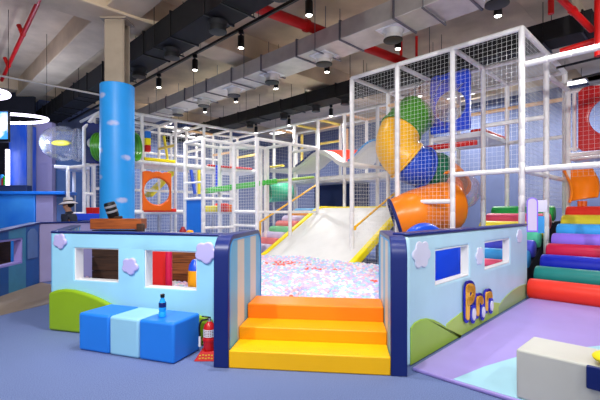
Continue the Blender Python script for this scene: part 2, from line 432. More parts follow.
def stroke_mesh(pan, strokes, r, off, th, n=12):
    mb = MB()
    for pts in strokes:
        for (a, b) in zip(pts, pts[1:]):
            dx, dz = b[0] - a[0], b[1] - a[1]; L = math.hypot(dx, dz); an = math.atan2(dz, dx); poly = []
            for i in range(n + 1): q = an + PI / 2 + PI * i / n; poly.append((a[0] + r * math.cos(q), a[1] + r * math.sin(q)))
            for i in range(n + 1): q = an - PI / 2 + PI * i / n; poly.append((b[0] + r * math.cos(q), b[1] + r * math.sin(q)))
            mb.prism(pan.P0 - pan.n * off, pan.d, Z, -pan.n, poly, th, 0)
    return mb
# --- panel beside the bench
LP = Panel((-3.18, 5.13, 0), (-0.86, 4.455, 0), 0.15)
lp = thing('play_wall', 'pale blue padded train wall with two windows behind the blue bench', 'padded partition', LP.P0 + LP.d * LP.L / 2)
h1 = (.144 * LP.L, .423 * LP.L, .64, 1.055); h2 = (.574 * LP.L, .864 * LP.L, .60, 1.05)
LP.grid(lp, 'wall_pad', [0, h1[0], h1[1], h2[0], h2[1], LP.L], [0, .60, .64, 1.05, 1.055, 1.225], [h1, h2], 'sky', bevel=0.065)
for h in (h1, h2): LP.frame(lp, h, b=.014)
MB().obox(LP.P0 - LP.n * .012 + Z * 1.228, LP.d * (LP.L + .02), LP.n * .19, Z * .03).build('top_edge', 'navy', lp, bevel=0.012)
for (px, py, rx, rz) in ((61, 241, .10, .095), (131, 266, .11, .10), (208, 252.5, .13, .12)):
    k, z = LP.sz(px, py)
    if px == 208: k -= 0.02
    lab(LP.poly(lp, 'cloud', cloud_poly((k, z), rx, rz, amp=.14), .035, 'cloud', bevel=0.024), 'small lavender cloud pad')
def hill_pts(pan, L): return [pan.sz(*p) for p in L]
H = hill_pts(LP, [(52.5, 292), (60, 289.3), (68, 288.3), (76, 289), (85, 291.2), (95, 294.6), (105, 299), (115, 304.5), (126, 312)])
LP.poly(lp, 'hill', [(0.01, 0.005)] + H + [(H[-1][0] + .12, .2), (H[-1][0] + .16, .005)], .07, 'lime', bevel=0.03)
LP.poly(lp, 'hill', [(1.75, .005), (1.80, .2), (1.9, .29), (2.05, .34), (2.2, .33), (2.3, .30), (2.32, .005)], .05, 'lime', bevel=0.025)
# return wall of the train, running away from the camera
RT = Panel((-3.20, 5.15, 0), (-4.28, 7.5, 0), 0.14)
RT.n = V(RT.d.y, -RT.d.x, 0); RT.n = RT.n if RT.n.x > 0 else -RT.n
rp = thing('play_wall', 'blue and white striped end wall closing the train behind its corner', 'padded partition', RT.P0 + RT.d * 1.3)
mb = MB()
for i in range(9): mb.obox(RT.P0 + RT.d * (RT.L * i / 9), RT.d * (RT.L / 9), RT.n * .14, Z * 1.225, i % 2)
mb.build('striped_body', ['stripe_blue', 'cream'], rp)
MB().obox(RT.P0 - RT.n * .01 + Z * 1.226, RT.d * RT.L, RT.n * .16, Z * .03).build('top_edge', 'navy', rp, bevel=0.01)
# --- panel with the lettering
RP = Panel((1.05, 3.87, 0), (4.0, 7.035, 0), 0.12)
rpn = thing('play_wall', 'pale blue padded wall with orange lettering, clouds and green hills', 'padded partition', RP.P0 + RP.d * 2)
g1 = (.141 * RP.L, .369 * RP.L, .70, 1.09); g2 = (.50 * RP.L, .766 * RP.L, .70, 1.09)
RP.grid(rpn, 'wall_pad', [0, g1[0], g1[1], .44 * RP.L, g2[0], g2[1], RP.L], [0, .70, 1.09, 1.262], [g1, g2], 'sky_pale', bevel=0.03)
for h in (g1, g2): RP.frame(rpn, h, b=.016)
MB().obox(RP.P0 - RP.n * .012 + Z * 1.265, RP.d * (RP.L + .02), RP.n * .19, Z * .03).build('top_edge', 'navy', rpn, bevel=0.012)
for (px, py, rx, rz) in ((421, 254.5, .185, .135), (479, 256, .13, .115), (519, 236, .15, .11)):
    k, z = RP.sz(px, py)
    lab(RP.poly(rpn, 'cloud', cloud_poly((k, z), rx, rz, n=6, ph=.2, amp=.15), .02, 'cloud_white', bevel=0.015), 'white cloud pad')
def hill(pan, root, L, m, th, bev=.02):
    H = hill_pts(pan, L); pan.poly(root, 'hill', [(H[0][0], .01)] + H + [(H[-1][0], .01)], th, m, bevel=bev)
hill(RP, rpn, [(410, 328), (414, 322.5), (420, 319), (426, 318), (433, 319.5), (440, 323), (448, 328.5), (456, 335), (460, 338)], 'hill_green', .016, .008)
hill(RP, rpn, [(446, 324), (452, 319), (460, 313), (470, 307), (480, 303.5), (490, 302), (499, 302.8), (508, 306)], 'hill_light', .012, .006)
hill(RP, rpn, [(498, 306.5), (502, 300), (507, 294.5), (513, 289.5), (519, 286), (526, 283.5)], 'hill_grey', .016, .008)
# letters: strokes in panel coordinates
def R2(px, py): return RP.sz(px, py)
def arc(c, rx, rz, a0, a1, n=9): return [(c[0] + rx * math.cos(math.radians(a0 + (a1 - a0) * i / n)), c[1] + rz * math.sin(math.radians(a0 + (a1 - a0) * i / n))) for i in range(n + 1)]
def letterP(px0, ptop, pbot, pw):
    a = R2(px0, ptop); b = R2(px0 + .6, pbot); c = R2(px0 + pw, ptop)
    w = c[0] - a[0]; h = a[1] - b[1]
    bowl = [a] + arc((a[0] + w * .35, a[1] - h * .24), w * .65, h * .24, 90, -90) + [(a[0], a[1] - h * .48)]
    return [[a, (a[0], b[1])], bowl]
def letterr(px0, ptop, pbot, pw):
    a = R2(px0, ptop); b = R2(px0 + .5, pbot); c = R2(px0 + pw, ptop); w = c[0] - a[0]; h = a[1] - b[1]
    return [[(a[0], a[1]), (a[0], b[1])], arc((a[0] + w * .5, a[1] - h * .38), w * .5, h * .34, 165, 10)]
for nm, strokes, r in (('letter', letterP(464.2, 288, 315, 6.0), .052), ('letter', letterr(474.4, 299, 312, 4.4), .042), ('letter', letterr(483.4, 294.5, 307, 4.6), .042)):
    stroke_mesh(RP, strokes, r + .036, .024, .014).build('letter_outline', 'royal', rpn)
    lab(stroke_mesh(RP, strokes, r, .0385, .012).build(nm, 'letter_orange', rpn), 'orange letter with blue outline')
for (px, py, r) in ((469.6, 313.6, .075), (479.2, 311.4, .07), (487.6, 305.2, .07)):
    k, z = RP.sz(px, py)
    RP.poly(rpn, 'letter_outline', [(k + (r * .72 + .04) * math.cos(a * PI / 12), z + (r + .04) * math.sin(a * PI / 12)) for a in range(24)], .013, 'royal', bevel=0, off=.038)
    lab(RP.poly(rpn, 'letter', [(k + r * .72 * math.cos(a * PI / 12), z + r * math.sin(a * PI / 12)) for a in range(24)], .012, 'p_white', bevel=0, off=.0515), 'white round letter')

# ------------------------------------------------------------------ mats, box, bench, bottle, extinguisher
mt = thing('play_mat', 'lavender floor mat with pale aqua swirl below the lettered wall', 'mat', (3.6, 4.6, 0.0))
MB().prism((0, 0, .001), V(1, 0, 0), V(0, 1, 0), Z, [(1.06, 3.78), (1.27, 3.55), (4.15, .63), (7.6, 4.0), (4.22, 6.86), (4.06, 6.98)], .034).build('mat_pad', 'lavender', mt, bevel=0.012, seg=3)
cu = [V(a, b, 0) for a, b in ((1.34, 3.50), (1.75, 3.79), (2.21, 4.05), (2.6, 4.2), (2.94, 4.29), (3.3, 4.38), (4.0, 4.5), (4.9, 4.3), (6.2, 2.9), (4.16, .70))]
lab(MB().prism((0, 0, .0345), V(1, 0, 0), V(0, 1, 0), Z, [(p.x, p.y) for p in cu], .004).build('mat_inlay', 'aqua_mat', mt), 'pale aqua swirl')
C0 = V(1.70, 3.15, .0385)
tag(MB().obox(C0, A * -1.5, B * .46, Z * .385).build('foam_box', 'cream', bevel=0.018, seg=3), 'cream white foam box standing on the lavender mat', 'foam block')
bg = thing('soft_bag', 'yellow and navy soft bag lying over the edge of the cream box', 'bag', C0 + A * -.6 + B * .1 + Z * .386)
b0 = C0 + A * -.60 + Z * .3855
MB().sphere(b0 + B * .10 - A * .01 + Z * .05, .125, 18, 12, (1.1, 1.1, .36)).build('yellow_pouch', 'bright_yellow', bg, smooth=True)
MB().obox(b0 - B * .035 + A * .14 - Z * .16, A * -.35, B * .03, Z * .165).build('flap', 'navy', bg, bevel=.013, seg=3)
# bench
bf = V(-2.41, 4.35, 0); bd = (V(-1.235, 3.92, 0) - bf); bL = bd.length; bd.normalize(); bn = V(-bd.y, bd.x, 0)
bc = thing('soft_bench', 'padded bench in three blue blocks in front of the pale blue wall', 'bench', bf + bd * bL / 2 + bn * .22)
for i, (a, b, m) in enumerate(((0, .345, 'bench_blue'), (.345, .655, 'bench_pale'), (.655, 1, 'bench_blue'))):
    lab(MB().obox(bf + bd * (bL * a) + Z * .002, bd * (bL * (b - a) - .003), bn * .45, Z * .405).build('bench_block', m, bc, bevel=0.028, seg=4), ('bright blue block', 'pale blue middle block', 'bright blue block')[i])
bp = at(162.5, 317, 4.16); bp.z = .408
BS = 1.25
bt = thing('drink_bottle', 'small bottle of blue drink with dark cap on the padded bench', 'bottle', bp)
MB().lathe(bp, [(a * BS, b) for a, b in ((.026, 0), (.030, .006), (.030, .05), (.026, .062), (.030, .075), (.030, .135), (.027, .155), (.014, .195), (.014, .205))], 20).build('bottle_body', 'drink', bt, smooth=True)
MB().lathe(bp, [(.0306 * BS, .105), (.0308 * BS, .11), (.0308 * BS, .15), (.0285 * BS, .154)], 20).build('bottle_label', 'navy', bt, smooth=True)
MB().lathe(bp, [(.017 * BS, .204), (.018 * BS, .207), (.018 * BS, .236), (.015 * BS, .24)], 16).build('cap', 'p_black', bt, smooth=True)
# fire extinguisher
ex = at(209.5, 360, 4.12); ex.z = 0
fs_ = thing('extinguisher_stand', 'red floor stand under the fire extinguisher', 'stand', ex)
MB().add([ex + V(x, y, z) for (x, y, z) in ((-.135, -.11, 0), (.135, -.11, 0), (.135, .11, 0), (-.135, .11, 0), (-.078, -.07, .085), (.078, -.07, .085), (.078, .07, .085), (-.078, .07, .085))],
         [(3, 2, 1, 0), (4, 5, 6, 7), (0, 1, 5, 4), (1, 2, 6, 5), (2, 3, 7, 6), (3, 0, 4, 7)]).build('stand_base', 'p_red', fs_, bevel=.006)
mb = MB()
for j, z in enumerate((.022, .048)):
    for i in range(6):
        x = -.085 + i * .03; zz = z + .004 * (i % 2); y = -.11 + .04 * zz / .085 - .004
        mb.box(ex.x + x, ex.y + y, zz, ex.x + x + .02, ex.y + y + .003, zz + .012)
mb.build('gold_marks', 'gold', fs_)
MB().lathe(ex + Z * .18, [(.068, 0), (.070, .002), (.070, .022), (.068, .024)], 24).build('hoop', 'p_red', fs_, smooth=True)
MB().box(ex.x - .012, ex.y + .066, .08, ex.x + .012, ex.y + .076, .21).build('hoop_bracket', 'p_red', fs_)
fe = thing('fire_extinguisher', 'red fire extinguisher with white label standing between bench and gate wing', 'fire extinguisher', ex + Z * .0855)
MB().lathe(ex + Z * .0858, [(.058, 0), (.062, .008), (.062, .215), (.052, .255), (.024, .285), (.02, .29)], 24).build('cylinder', 'p_red', fe, smooth=True)
mb = MB()
for i in range(10):
    a0 = math.radians(200 + i * 14); a1 = math.radians(214 + i * 14); r = .0632
    mb.add([ex + V(r * math.cos(a), r * math.sin(a), z) for a, z in ((a0, .225), (a1, .225), (a1, .30), (a0, .30))], [(0, 1, 2, 3)])
mb.build('label_sticker', 'p_white', fe, smooth=True)
mb = MB()
for j in range(4):
    z = .236 + j * .016; r = .0638
    for i in range(5):
        a0 = math.radians(222 + i * 21); a1 = math.radians(236 + i * 21)
        mb.add([ex + V(r * math.cos(a), r * math.sin(a), zz) for a, zz in ((a0, z), (a1, z), (a1, z + .007), (a0, z + .007))], [(0, 1, 2, 3)])
mb.build('label_print', 'dark_red', fe, smooth=True)
MB().lathe(ex + Z * .374, [(.018, 0), (.018, .03), (.012, .034)], 14).build('valve', 'grey', fe, smooth=True)
MB().bar(ex + V(.015, -.005, .415), ex + V(-.075, -.02, .432), .02, .012).bar(ex + V(.015, -.005, .395), ex + V(-.06, -.018, .39), .018, .01).build('handle', 'p_black', fe, bevel=.003)
MB().tube(catmull([ex + V(-.01, -.01, .40), ex + V(-.07, -.03, .39), ex + V(-.098, -.02, .33), ex + V(-.098, -.01, .22)], 6), .010, 8).build('hose', 'p_black', fe, smooth=True)
MB().tube([ex + V(-.098, -.01, .225), ex + V(-.098, -.008, .12)], [.011, .015], 10).build('nozzle', 'p_white', fe, smooth=True)

# ------------------------------------------------------------------ ball pit
PIT = [(-2.95, 5.30), (-0.62, 4.68), (-0.5, 5.32), (0.95, 5.16), (1.02, 4.25), (1.2, 4.3), (3.55, 6.83), (1.35, 9.55), (-1.15, 11.9), (-3.0, 8.6), (-4.1, 7.3)]
def inpoly(x, y, P):
    c = False; n = len(P)
    for i in range(n):
        x0, y0 = P[i]; x1, y1 = P[(i + 1) % n]
        if (y0 > y) != (y1 > y) and x < (x1 - x0) * (y - y0) / (y1 - y0) + x0: c = not c
    return c
pitf = MB().prism((0, 0, .001), V(1, 0, 0), V(0, 1, 0), Z, PIT, .20).build('floor_ball_pit', 'pastel_lav'); struct(pitf)
r = .041; spots = []
yy = 4.3; row = 0
while yy < 11.8:
    xx = -4.2 + (row % 2) * r
    while xx < 3.6:
        x = xx + random.uniform(-.008, .008); y = yy + random.uniform(-.008, .008)
        if inpoly(x, y, PIT) and all(inpoly(x + a, y + b, PIT) for a, b in ((.05, 0), (-.05, 0), (0, .05), (0, -.05))):
            hump = .03 * math.sin(x * 2.1 + 1) * math.cos(y * 1.7) + .02 * math.sin(5 * x + 3 * y)
            spots.append((x, y, .275 + hump + random.uniform(-.012, .012)))
        xx += 2 * r + .002
    yy += (2 * r + .002) * .88; row += 1
def pick(x, y):
    c = random.random()
    if (math.hypot((x + .28) / 1.6, y - 9.4) < .34 or math.hypot((x - .52) / 1.6, y - 8.4) < .26) and random.random() < .42: return 'coral'
    if math.hypot((x + .8), y - 9.8) < .4 and random.random() < .4: return 'pink'
    if math.hypot(x - 1.25, y - 6.9) < .10: return 'coral'
    return 'white' if c < .27 else 'pink' if c < .5 else 'lavender' if c < .72 else 'blue' if c < .9 else 'mint' if c < .997 else 'coral'
vis = []
for sidx, (x, y, z) in enumerate(spots):
    px = CX + x / y * F; py = HY + (EH - z) / y * F
    okv = 266 < px < 380 and py < 292 and y > 5.3
    okv = okv or (152 < px < 196 and 250 < py < 288)
    if okv: vis.append((y, sidx))
vis.sort(); own = {i for _, i in vis[:300]}
BN = {'white': 'white', 'pink': 'pale pink', 'lavender': 'lavender', 'blue': 'pale blue', 'mint': 'mint', 'coral': 'coral red'}
bmesh_of = {}
def ball_mesh(k):
    if k not in bmesh_of:
        me = bpy.data.meshes.new('pit_ball'); bm = bmesh.new(); bmesh.ops.create_icosphere(bm, subdivisions=2, radius=r)
        for f in bm.faces: f.smooth = True
        bm.to_mesh(me); bm.free(); me.materials.append(BM[k]); bmesh_of[k] = me
    return bmesh_of[k]
bm_i = bmesh.new(); bmesh.ops.create_icosphere(bm_i, subdivisions=2, radius=r)
iv = [v.co.copy() for v in bm_i.verts]; bm_i.verts.index_update(); ifa = [[v.index for v in f.verts] for f in bm_i.faces]; bm_i.free()
rest = MB(); keys = [k for k, _ in BALLC]
for i, (x, y, z) in enumerate(spots):
    kc = pick(x, y)
    if i in own:
        o = bpy.data.objects.new('pit_ball', ball_mesh(kc)); COL.objects.link(o); o.location = (x, y, z)
        tag(o, BN[kc] + ' plastic ball among the nearest rows of the ball pit', 'ball', 'nearest balls of the ball pit')
    else: rest.add([p + V(x, y, z) for p in iv], ifa, keys.index(kc))
ro = rest.build('pit_balls', [BM[k] for k in keys], smooth=True, angle=80)
tag(ro, 'pastel plastic balls filling the rest of the ball pit up to the white slide', 'balls', kind='stuff')

# ------------------------------------------------------------------ white slide, rails, pastel rollers
S0 = V(-1.05, 11.42, 0); SW = 2.98; SL = 2.48; SZ0, SZ1 = .22, 1.64
sl = thing('wide_slide', 'wide white slide with yellow edges running down into the ball pit', 'slide', S0 - A * SW / 2 + B * .9)
prof = [(-.6, .14), (-.25, .17), (.05, .26), (.4, .45), (1.2, .92), (2.0, 1.39), (2.35, 1.58), (2.62, SZ1), (3.0, SZ1), (3.3, SZ1)]
pp = catmull([V(a, 0, z) for a, z in prof], 5)
poly = [(p.x, p.z) for p in pp] + [(3.3, SZ1 - .14), (2.5, SZ1 - .14), (-.3, SZ0 - .18), (-.5, SZ0 - .18)]
MB().prism(S0, B, Z, -A, poly, SW).build('slide_bed', 'white', sl, smooth=True)
for k in (-.16, SW):
    poly = [(p.x, p.z - .1) for p in pp[1:]]; poly = [(p.x, p.z + .05) for p in pp[1:]] + list(reversed([(p.x, p.z - .16) for p in pp[1:]]))
    lab(MB().prism(S0 - A * k, B, Z, -A, poly, .16).build('edge_pad', 'bright_yellow', sl, bevel=.03, seg=3), 'yellow padded edge')
MB().obox(S0 + B * 2.55 + Z * (SZ1 - .02), B * .14, -A * SW, Z * .05).build('top_edge', 'bright_yellow', sl, bevel=.015)
mb = MB()
for k in range(5):
    x = .2 + k * .68
    mb.obox(S0 + B * x - A * .1, B * .07, -A * .07, Z * max(.1, (0.05 + x * .48))); mb.obox(S0 + B * x - A * (SW - .17), B * .07, -A * .07, Z * max(.1, (.05 + x * .48)))
mb.build('support_posts', 'grey', sl)
def rail(p0, p1, hpost, label):
    ro_ = thing('hand_rail', label, 'handrail', V(p0.x, p0.y, p0.z - .9))
    MB().tube([p0, p1], .028, 10).build('rail_bar', 'yellow', ro_, smooth=True)
    MB().tube([p0, p0 - Z * hpost * (1.1 if hpost > .5 else .3)], .03, 8).build('rail_post', 'yellow', ro_, smooth=True)
    MB().tube([p1, p1 - Z * hpost], .03, 8).build('rail_post', 'yellow', ro_, smooth=True)
q0 = S0 + B * .05 + A * .22; q1 = S0 + B * 2.45 + A * .22
rail(at(260, 222, q0.y) * 1, at(317, 184.5, q1.y) * 1, .80, 'yellow handrail beside the pastel rollers of the white slide')
r0 = at(355, 227, 9.62); r1 = at(395, 193, 10.85)
rail(r0, r1, .25, 'orange yellow handrail along the netted side of the white slide')
ps = thing('stair_ramp', 'grey sloping base under the pastel rollers beside the white slide', 'ramp', S0 + A * .8 + B * 1.4)
def zsl(x):
    for (a, b) in zip(pp, pp[1:]):
        if a.x <= x <= b.x: return a.z + (b.z - a.z) * (x - a.x) / max(1e-6, b.x - a.x)
    return SZ1
MB().prism(S0 + A * .24, B, Z, A, [(.2, 0), (.2, .02)] + [(x, max(.03, zsl(x) - .36)) for x in (.5, .9, 1.3, 1.7, 2.1, 2.5, 2.8)] + [(3.1, zsl(3.1) - .36), (3.1, 0)], 1.05).build('ramp_body', 'grey', ps)
for i, (m, nm) in enumerate((('pastel_lav', 'lavender roller lowest beside the white slide'), ('pastel_pink', 'pink roller second from the bottom beside the white slide'), ('pastel_lav', 'lavender roller just below the pastel green one beside the white slide'), ('pastel_green', 'pastel green roller beside the white slide'),
        ('pastel_pink', 'salmon pink roller above the pastel green one beside the white slide'), ('pastel_lav', 'lavender roller between the salmon and orange rollers beside the white slide'), ('pastel_orange', 'pale orange roller near the top beside the white slide'), ('pastel_blue', 'sky blue roller topmost beside the white slide'))):
    x = .55 + i * .29; p = S0 + A * .28 + B * x + Z * (zsl(x) - .16)
    o = MB().lathe(p, [(.12, 0), (.15, .02), (.155, .06), (.155, .93), (.15, .97), (.12, .99)], 20, A).build('foam_roller', m, smooth=True, angle=50)
    tag(o, nm, 'foam roller', 'pastel rollers beside the white slide')

# ------------------------------------------------------------------ climbing frames
def pole_mb(p, z0, z1, r=.056, groove=True):
    pts = []; rs = []; z = z0
    if groove:
        while z < z1 - .05:
            h = min(.30, z1 - z)
            pts += [V(p[0], p[1], z + .004), V(p[0], p[1], z + h - .012), V(p[0], p[1], z + h - .008)]; rs += [r, r, r * .84]; z += h
        pts.append(V(p[0], p[1], z1)); rs.append(r)
    else: pts = [V(p[0], p[1], z0), V(p[0], p[1], z1)]; rs = [r, r]
    mb = MB()
    # vertical tube
    o = len(mb.v); n = 10
    for q, rr in zip(pts, rs):
        for k in range(n): mb.v.append(q + V(rr * math.cos(2 * PI * k / n), rr * math.sin(2 * PI * k / n), 0))
    for i in range(len(pts) - 1):
        for k in range(n):
            k2 = (k + 1) % n; mb.f.append([i * n + k, i * n + k2, (i + 1) * n + k2, (i + 1) * n + k]); mb.m.append(0)
    mb.f.append(list(reversed(range(n)))); mb.m.append(0); mb.f.append([(len(pts) - 1) * n + k for k in range(n)]); mb.m.append(0)
    return mb
def pole(root, p, z0, z1, m='foam', r=.056): return pole_mb(p, z0, z1, r).build('pole', m, root, smooth=True, angle=50)
def beam(root, p0, p1, z0, z1=None, m='foam', r=.05):
    z1 = z0 if z1 is None else z1
    a = V(p0[0], p0[1], z0); b = V(p1[0], p1[1], z1); L = (b - a).length; n = max(2, int(L / .3)); pts = []; rs = []
    for i in range(n):
        pts += [a.lerp(b, (i + .01) / n), a.lerp(b, (i + .96) / n), a.lerp(b, (i + .975) / n)]; rs += [r, r, r * .86]
    pts.append(b); rs.append(r)
    return MB().tube(pts, rs, 9).build('beam', m, root, smooth=True, angle=50)
def net(root, p0, p1, z0, z1, step=.085, r=.0019, name='net'):
    p0 = V(p0[0], p0[1], 0); p1 = V(p1[0], p1[1], 0); L = (p1 - p0).length; mb = MB()
    n = max(2, round(L / step)); m = max(2, round((z1 - z0) / step))
    for i in range(n + 1):
        p = p0.lerp(p1, i / n); mb.tube([p + Z * z0, p + Z * z1], r, 3, False)
    for j in range(m + 1):
        z = z0 + (z1 - z0) * j / m; mb.tube([p0 + Z * z, p1 + Z * z], r, 3, False)
    return mb.build(name, 'rope', root)
def topnet(root, p0, va, vb, z, step=.1, r=.0035):
    mb = MB(); n = round(va.length / step); m = round(vb.length / step)
    for i in range(n + 1): mb.tube([p0 + va * (i / n) + Z * z, p0 + va * (i / n) + vb + Z * z], r, 3, False)
    for j in range(m + 1): mb.tube([p0 + vb * (j / m) + Z * z, p0 + vb * (j / m) + va + Z * z], r, 3, False)
    return mb.build('net', 'rope', root)
def deck(root, p0, va, vb, z, th=.12, m='p_white'):
    return MB().obox(p0 + Z * (z - th), va, vb, Z * th).build('deck', m, root, bevel=.02)

TOP = 4.835; STEP = 1.285; STEPB = 1.63
P0 = V(4.02, 7.25, 0)
def G(u, v): return P0 + A * (STEP * u) + B * (STEPB * v)
tw = thing('climbing_tower', 'tall white netted climbing tower around the spiral tube slide', 'climbing frame', G(1.5, 1))
for u in range(4):
    for v in range(3):
        pole(tw, G(u, v), .001, TOP)
for u in range(3):
    for v in range(3): beam(tw, G(u, v), G(u + 1, v), TOP)
for u in range(4):
    for v in range(2): beam(tw, G(u, v), G(u, v + 1), TOP)
beam(tw, G(0, 0), G(1, 0), 2.26)
beam(tw, G(1, 0), G(2, 0), 1.72)
beam(tw, G(0, 0), G(0, 1), 2.26); beam(tw, G(0, 1), G(0, 2), 2.26); beam(tw, G(3, 0), G(3, 1), 2.7); beam(tw, G(3, 1), G(3, 2), 2.7)
beam(tw, G(0, 2), G(1, 2), 3.3); beam(tw, G(1, 2), G(2, 2), 3.3); beam(tw, G(2, 2), G(3, 2), 3.3)
beam(tw, G(0, 1), G(1, 1), 3.5, m='foam'); beam(tw, G(0, 2), G(1, 2), 4.2, m='apricot'); beam(tw, G(1, 2), G(2, 2), 4.2, m='apricot')
beam(tw, G(3, 1), G(2, 1), 4.45, m='apricot'); beam(tw, G(2, 1), G(2, 2), 4.5, m='apricot')
for u in range(3): net(tw, G(u, 0), G(u + 1, 0), .0 + (.05 if u else 2.3), TOP)
for v in range(2): net(tw, G(0, v), G(0, v + 1), 1.6, TOP)
net(tw, G(3, 0), G(3, 1), .05, TOP, .1)
deck(tw, G(1, 1), A * STEP, B * STEPB, 3.4)
lab(MB().obox(G(1, 1) + Z * 3.401 + A * .02 + B * .06, A * .3, B * (STEPB - .12), Z * .07).build('deck_pad', 'roller_red', tw, bevel=.02), 'red edge pad')
deck(tw, G(2, 1), A * STEP, B * STEPB, 3.05)
lab(MB().obox(G(1, 1) + Z * 3.06 + A * .1 - B * .16, A * 2.4, B * .1, Z * .12).build('deck_pad', 'red', tw, bevel=.02), 'red edge pad')
# forward bay of the tower running towards the viewer over the rainbow rollers
fb = thing('climbing_gym', 'white frame with the red ring panel over the rainbow rollers', 'climbing frame', G(-.6, 1.2))
for u in (-1.15,):
    for v in (0, .9, 1.8): pole(fb, G(u, v), .001, 4.16)
beam(fb, G(-.05, 0), G(-1.15, 0), 2.26, r=.055); beam(fb, G(-.05, 0), G(-1.15, 0), 4.16, r=.055)
R22 = 1.88
pole(fb, lineA(15.6, 568), .001, 4.35); pole(fb, lineA(15.6, 574.5), 2.9, 4.3, r=.04)
beam(fb, lineA(15.6, 566), lineA(15.6, 622), 4.30); beam(fb, lineA(15.6, 566), lineA(15.6, 622), 2.82); beam(fb, lineA(15.6, 566), lineA(15.6, 622), 2.96, r=.035)
beam(fb, G(-1.15, 0), G(-1.15, 1.8), 4.16); beam(fb, lineA(15.6, 568), G(-.02, 1), 4.35)
net(fb, lineA(15.2, 567), lineA(15.2, 618), 2.3, 4.3, .1)
deck(fb, lineA(15.7, 568), A * -1.5, B * 1.0, 2.78, .06)

def ring_panel(name, label, p, dx, n, w, h, r, z0, m, th=.1, hc=None, lobes=True, mirror=False):
    """upright board with a round hole"""
    root = thing(name, label, 'play panel', V(p[0], p[1], z0))
    hc = h / 2 if hc is None else hc
    N = 48; out = []; inn = []
    for i in range(N):
        a = 2 * PI * i / N; c, s = math.cos(a), math.sin(a)
        inn.append((w / 2 + r * c, hc + r * s))
        k = 1e9
        if abs(c) > 1e-6: k = min(k, (w / 2) / abs(c))
        if s > 1e-6: k = min(k, (h - hc) / s)
        if s < -1e-6: k = min(k, hc / -s)
        x, y = w / 2 + c * k, hc + s * k
        if lobes and s > 0 and abs(y - h) < 1e-6: y += .045 * abs(math.sin((x / w) * PI * 3)) - .02
        out.append((x, y))
    mb = MB(); vs = []
    for dn in (0, th):
        for L in (out, inn):
            vs += [V(p[0], p[1], z0) + dx * a + Z * b + n * dn for a, b in L]
    fs = []
    for i in range(N):
        j = (i + 1) % N
        fs += [(i, j, N + j, N + i), (2 * N + j, 2 * N + i, 3 * N + i, 3 * N + j), (j, i, 2 * N + i, 2 * N + j), (N + i, N + j, 3 * N + j, 3 * N + i)]
    if dx.cross(Z).dot(n) > 0: fs = [tuple(reversed(f)) for f in fs]
    mb.add(vs, fs); mb.build('panel', m, root, bevel=.02, seg=3)
    mb = MB(); c = V(p[0], p[1], z0) + dx * (w / 2) + Z * hc + n * (th * .5)
    pts = [c + dx * (r * math.cos(2 * PI * i / 40)) + Z * (r * math.sin(2 * PI * i / 40)) for i in range(41)]
    mb.tube(pts, .035, 8, False); mb.build('hole_rim', m, root, smooth=True)
    return root
rg = lineA(15.35, 578)
ring_panel('porthole_board', 'red panel with a large round hole high over the rainbow rollers', rg, -A, B, 1.25, 1.42, .46, 2.87, 'p_red', .1, .72)

# orange chute under the red panel
oc = thing('chute', 'orange plastic chute hanging below the red ring panel', 'slide', at(584, 208, 9.0))
cp = [at(576, 164, 9.3), at(580, 172, 9.2), at(585, 182, 9.0), at(586, 192, 8.9), at(584, 200, 8.85)]
cc = catmull(cp, 5); mb = MB(); n = 12; vs = []; fs = []
for i, p in enumerate(cc):
    for k in range(n + 1):
        a = PI * k / n + PI
        vs.append(p + V(.30 * math.cos(a), 0, 0) + V(0, -.10, .0) * 0 + (V(0, .26, 0) * -math.sin(a)) + V(0, 0, .06 * math.cos(a)))
for i in range(len(cc) - 1):
    for k in range(n): fs.append((i * (n + 1) + k, i * (n + 1) + k + 1, (i + 1) * (n + 1) + k + 1, (i + 1) * (n + 1) + k))
mb.add(vs, fs); mb.build('chute_shell', 'p_orange', oc, smooth=True, angle=60, solid=.03)
MB().tube([at(580, 201, 9.05), V(at(580, 201, 9.05).x, 9.05, 1.30)], .05, 10).tube([at(584, 201, 9.0), V(at(584, 201, 9.0).x, 9.0, 1.3)], .06, 10).build('support_leg', 'p_dkorange', oc, smooth=True)

# ------------------------------------------------------------------ spiral tube slide
sp = thing('spiral_tube_slide', 'spiral tube slide in yellow, green, blue and orange inside the netted tower', 'tube slide', V(2.3, 9.4, .9))
path = [at(430, 103, 10.1), at(416, 114, 9.95), at(401, 130, 9.8), at(397, 148, 9.7), at(408, 162, 9.65), at(424, 168, 9.8), at(438, 174, 10.0), at(449, 184, 9.85), at(447, 196, 9.5), at(432, 204, 9.15), at(413, 208, 9.05), at(394, 212, 9.2)]
pc = catmull(path, 8); NP = len(pc) - 1
def seg(name, i0, i1, m, r, root=sp, n=22, rim=True, label=None, flare=0):
    pts = pc[i0:i1 + 1]; mb = MB()
    rs = [r] * len(pts)
    if flare: rs = [r + flare * max(0, (i - len(pts) * .45)) / len(pts) for i in range(len(pts))]
    mb.tube(pts, rs, n, False)
    o = mb.build(name, m, root, smooth=True, angle=60, solid=.03)
    if label: lab(o, label)
    if rim:
        d = (pts[-1] - pts[-2]).normalized(); mb = MB()
        mb.tube([pts[-1] - d * .03, pts[-1] + d * .03], rs[-1] + .035, n, False)
        mb.build('joint_rim', m, o, smooth=True, angle=60, solid=.03)
    return o
seg('tube_segment', 7, 16, 'p_green', .48, label='green tube segment')
seg('tube_segment', 16, 31, 'p_yellow', .49, label='yellow tube bend')
seg('tube_segment', 31, 39, 'p_blue', .47, label='blue tube segment')
seg('tube_segment', 39, 46, 'p_dkgreen', .45, label='dark green tube segment')
seg('tube_segment', 46, 58, 'p_orange', .44, label='orange tube bend')
bp_ = catmull([at(450, 206, 9.35), at(434, 208, 9.2), at(414, 213, 9.05), at(395, 219, 9.1)], 8); nb_ = len(bp_) - 1
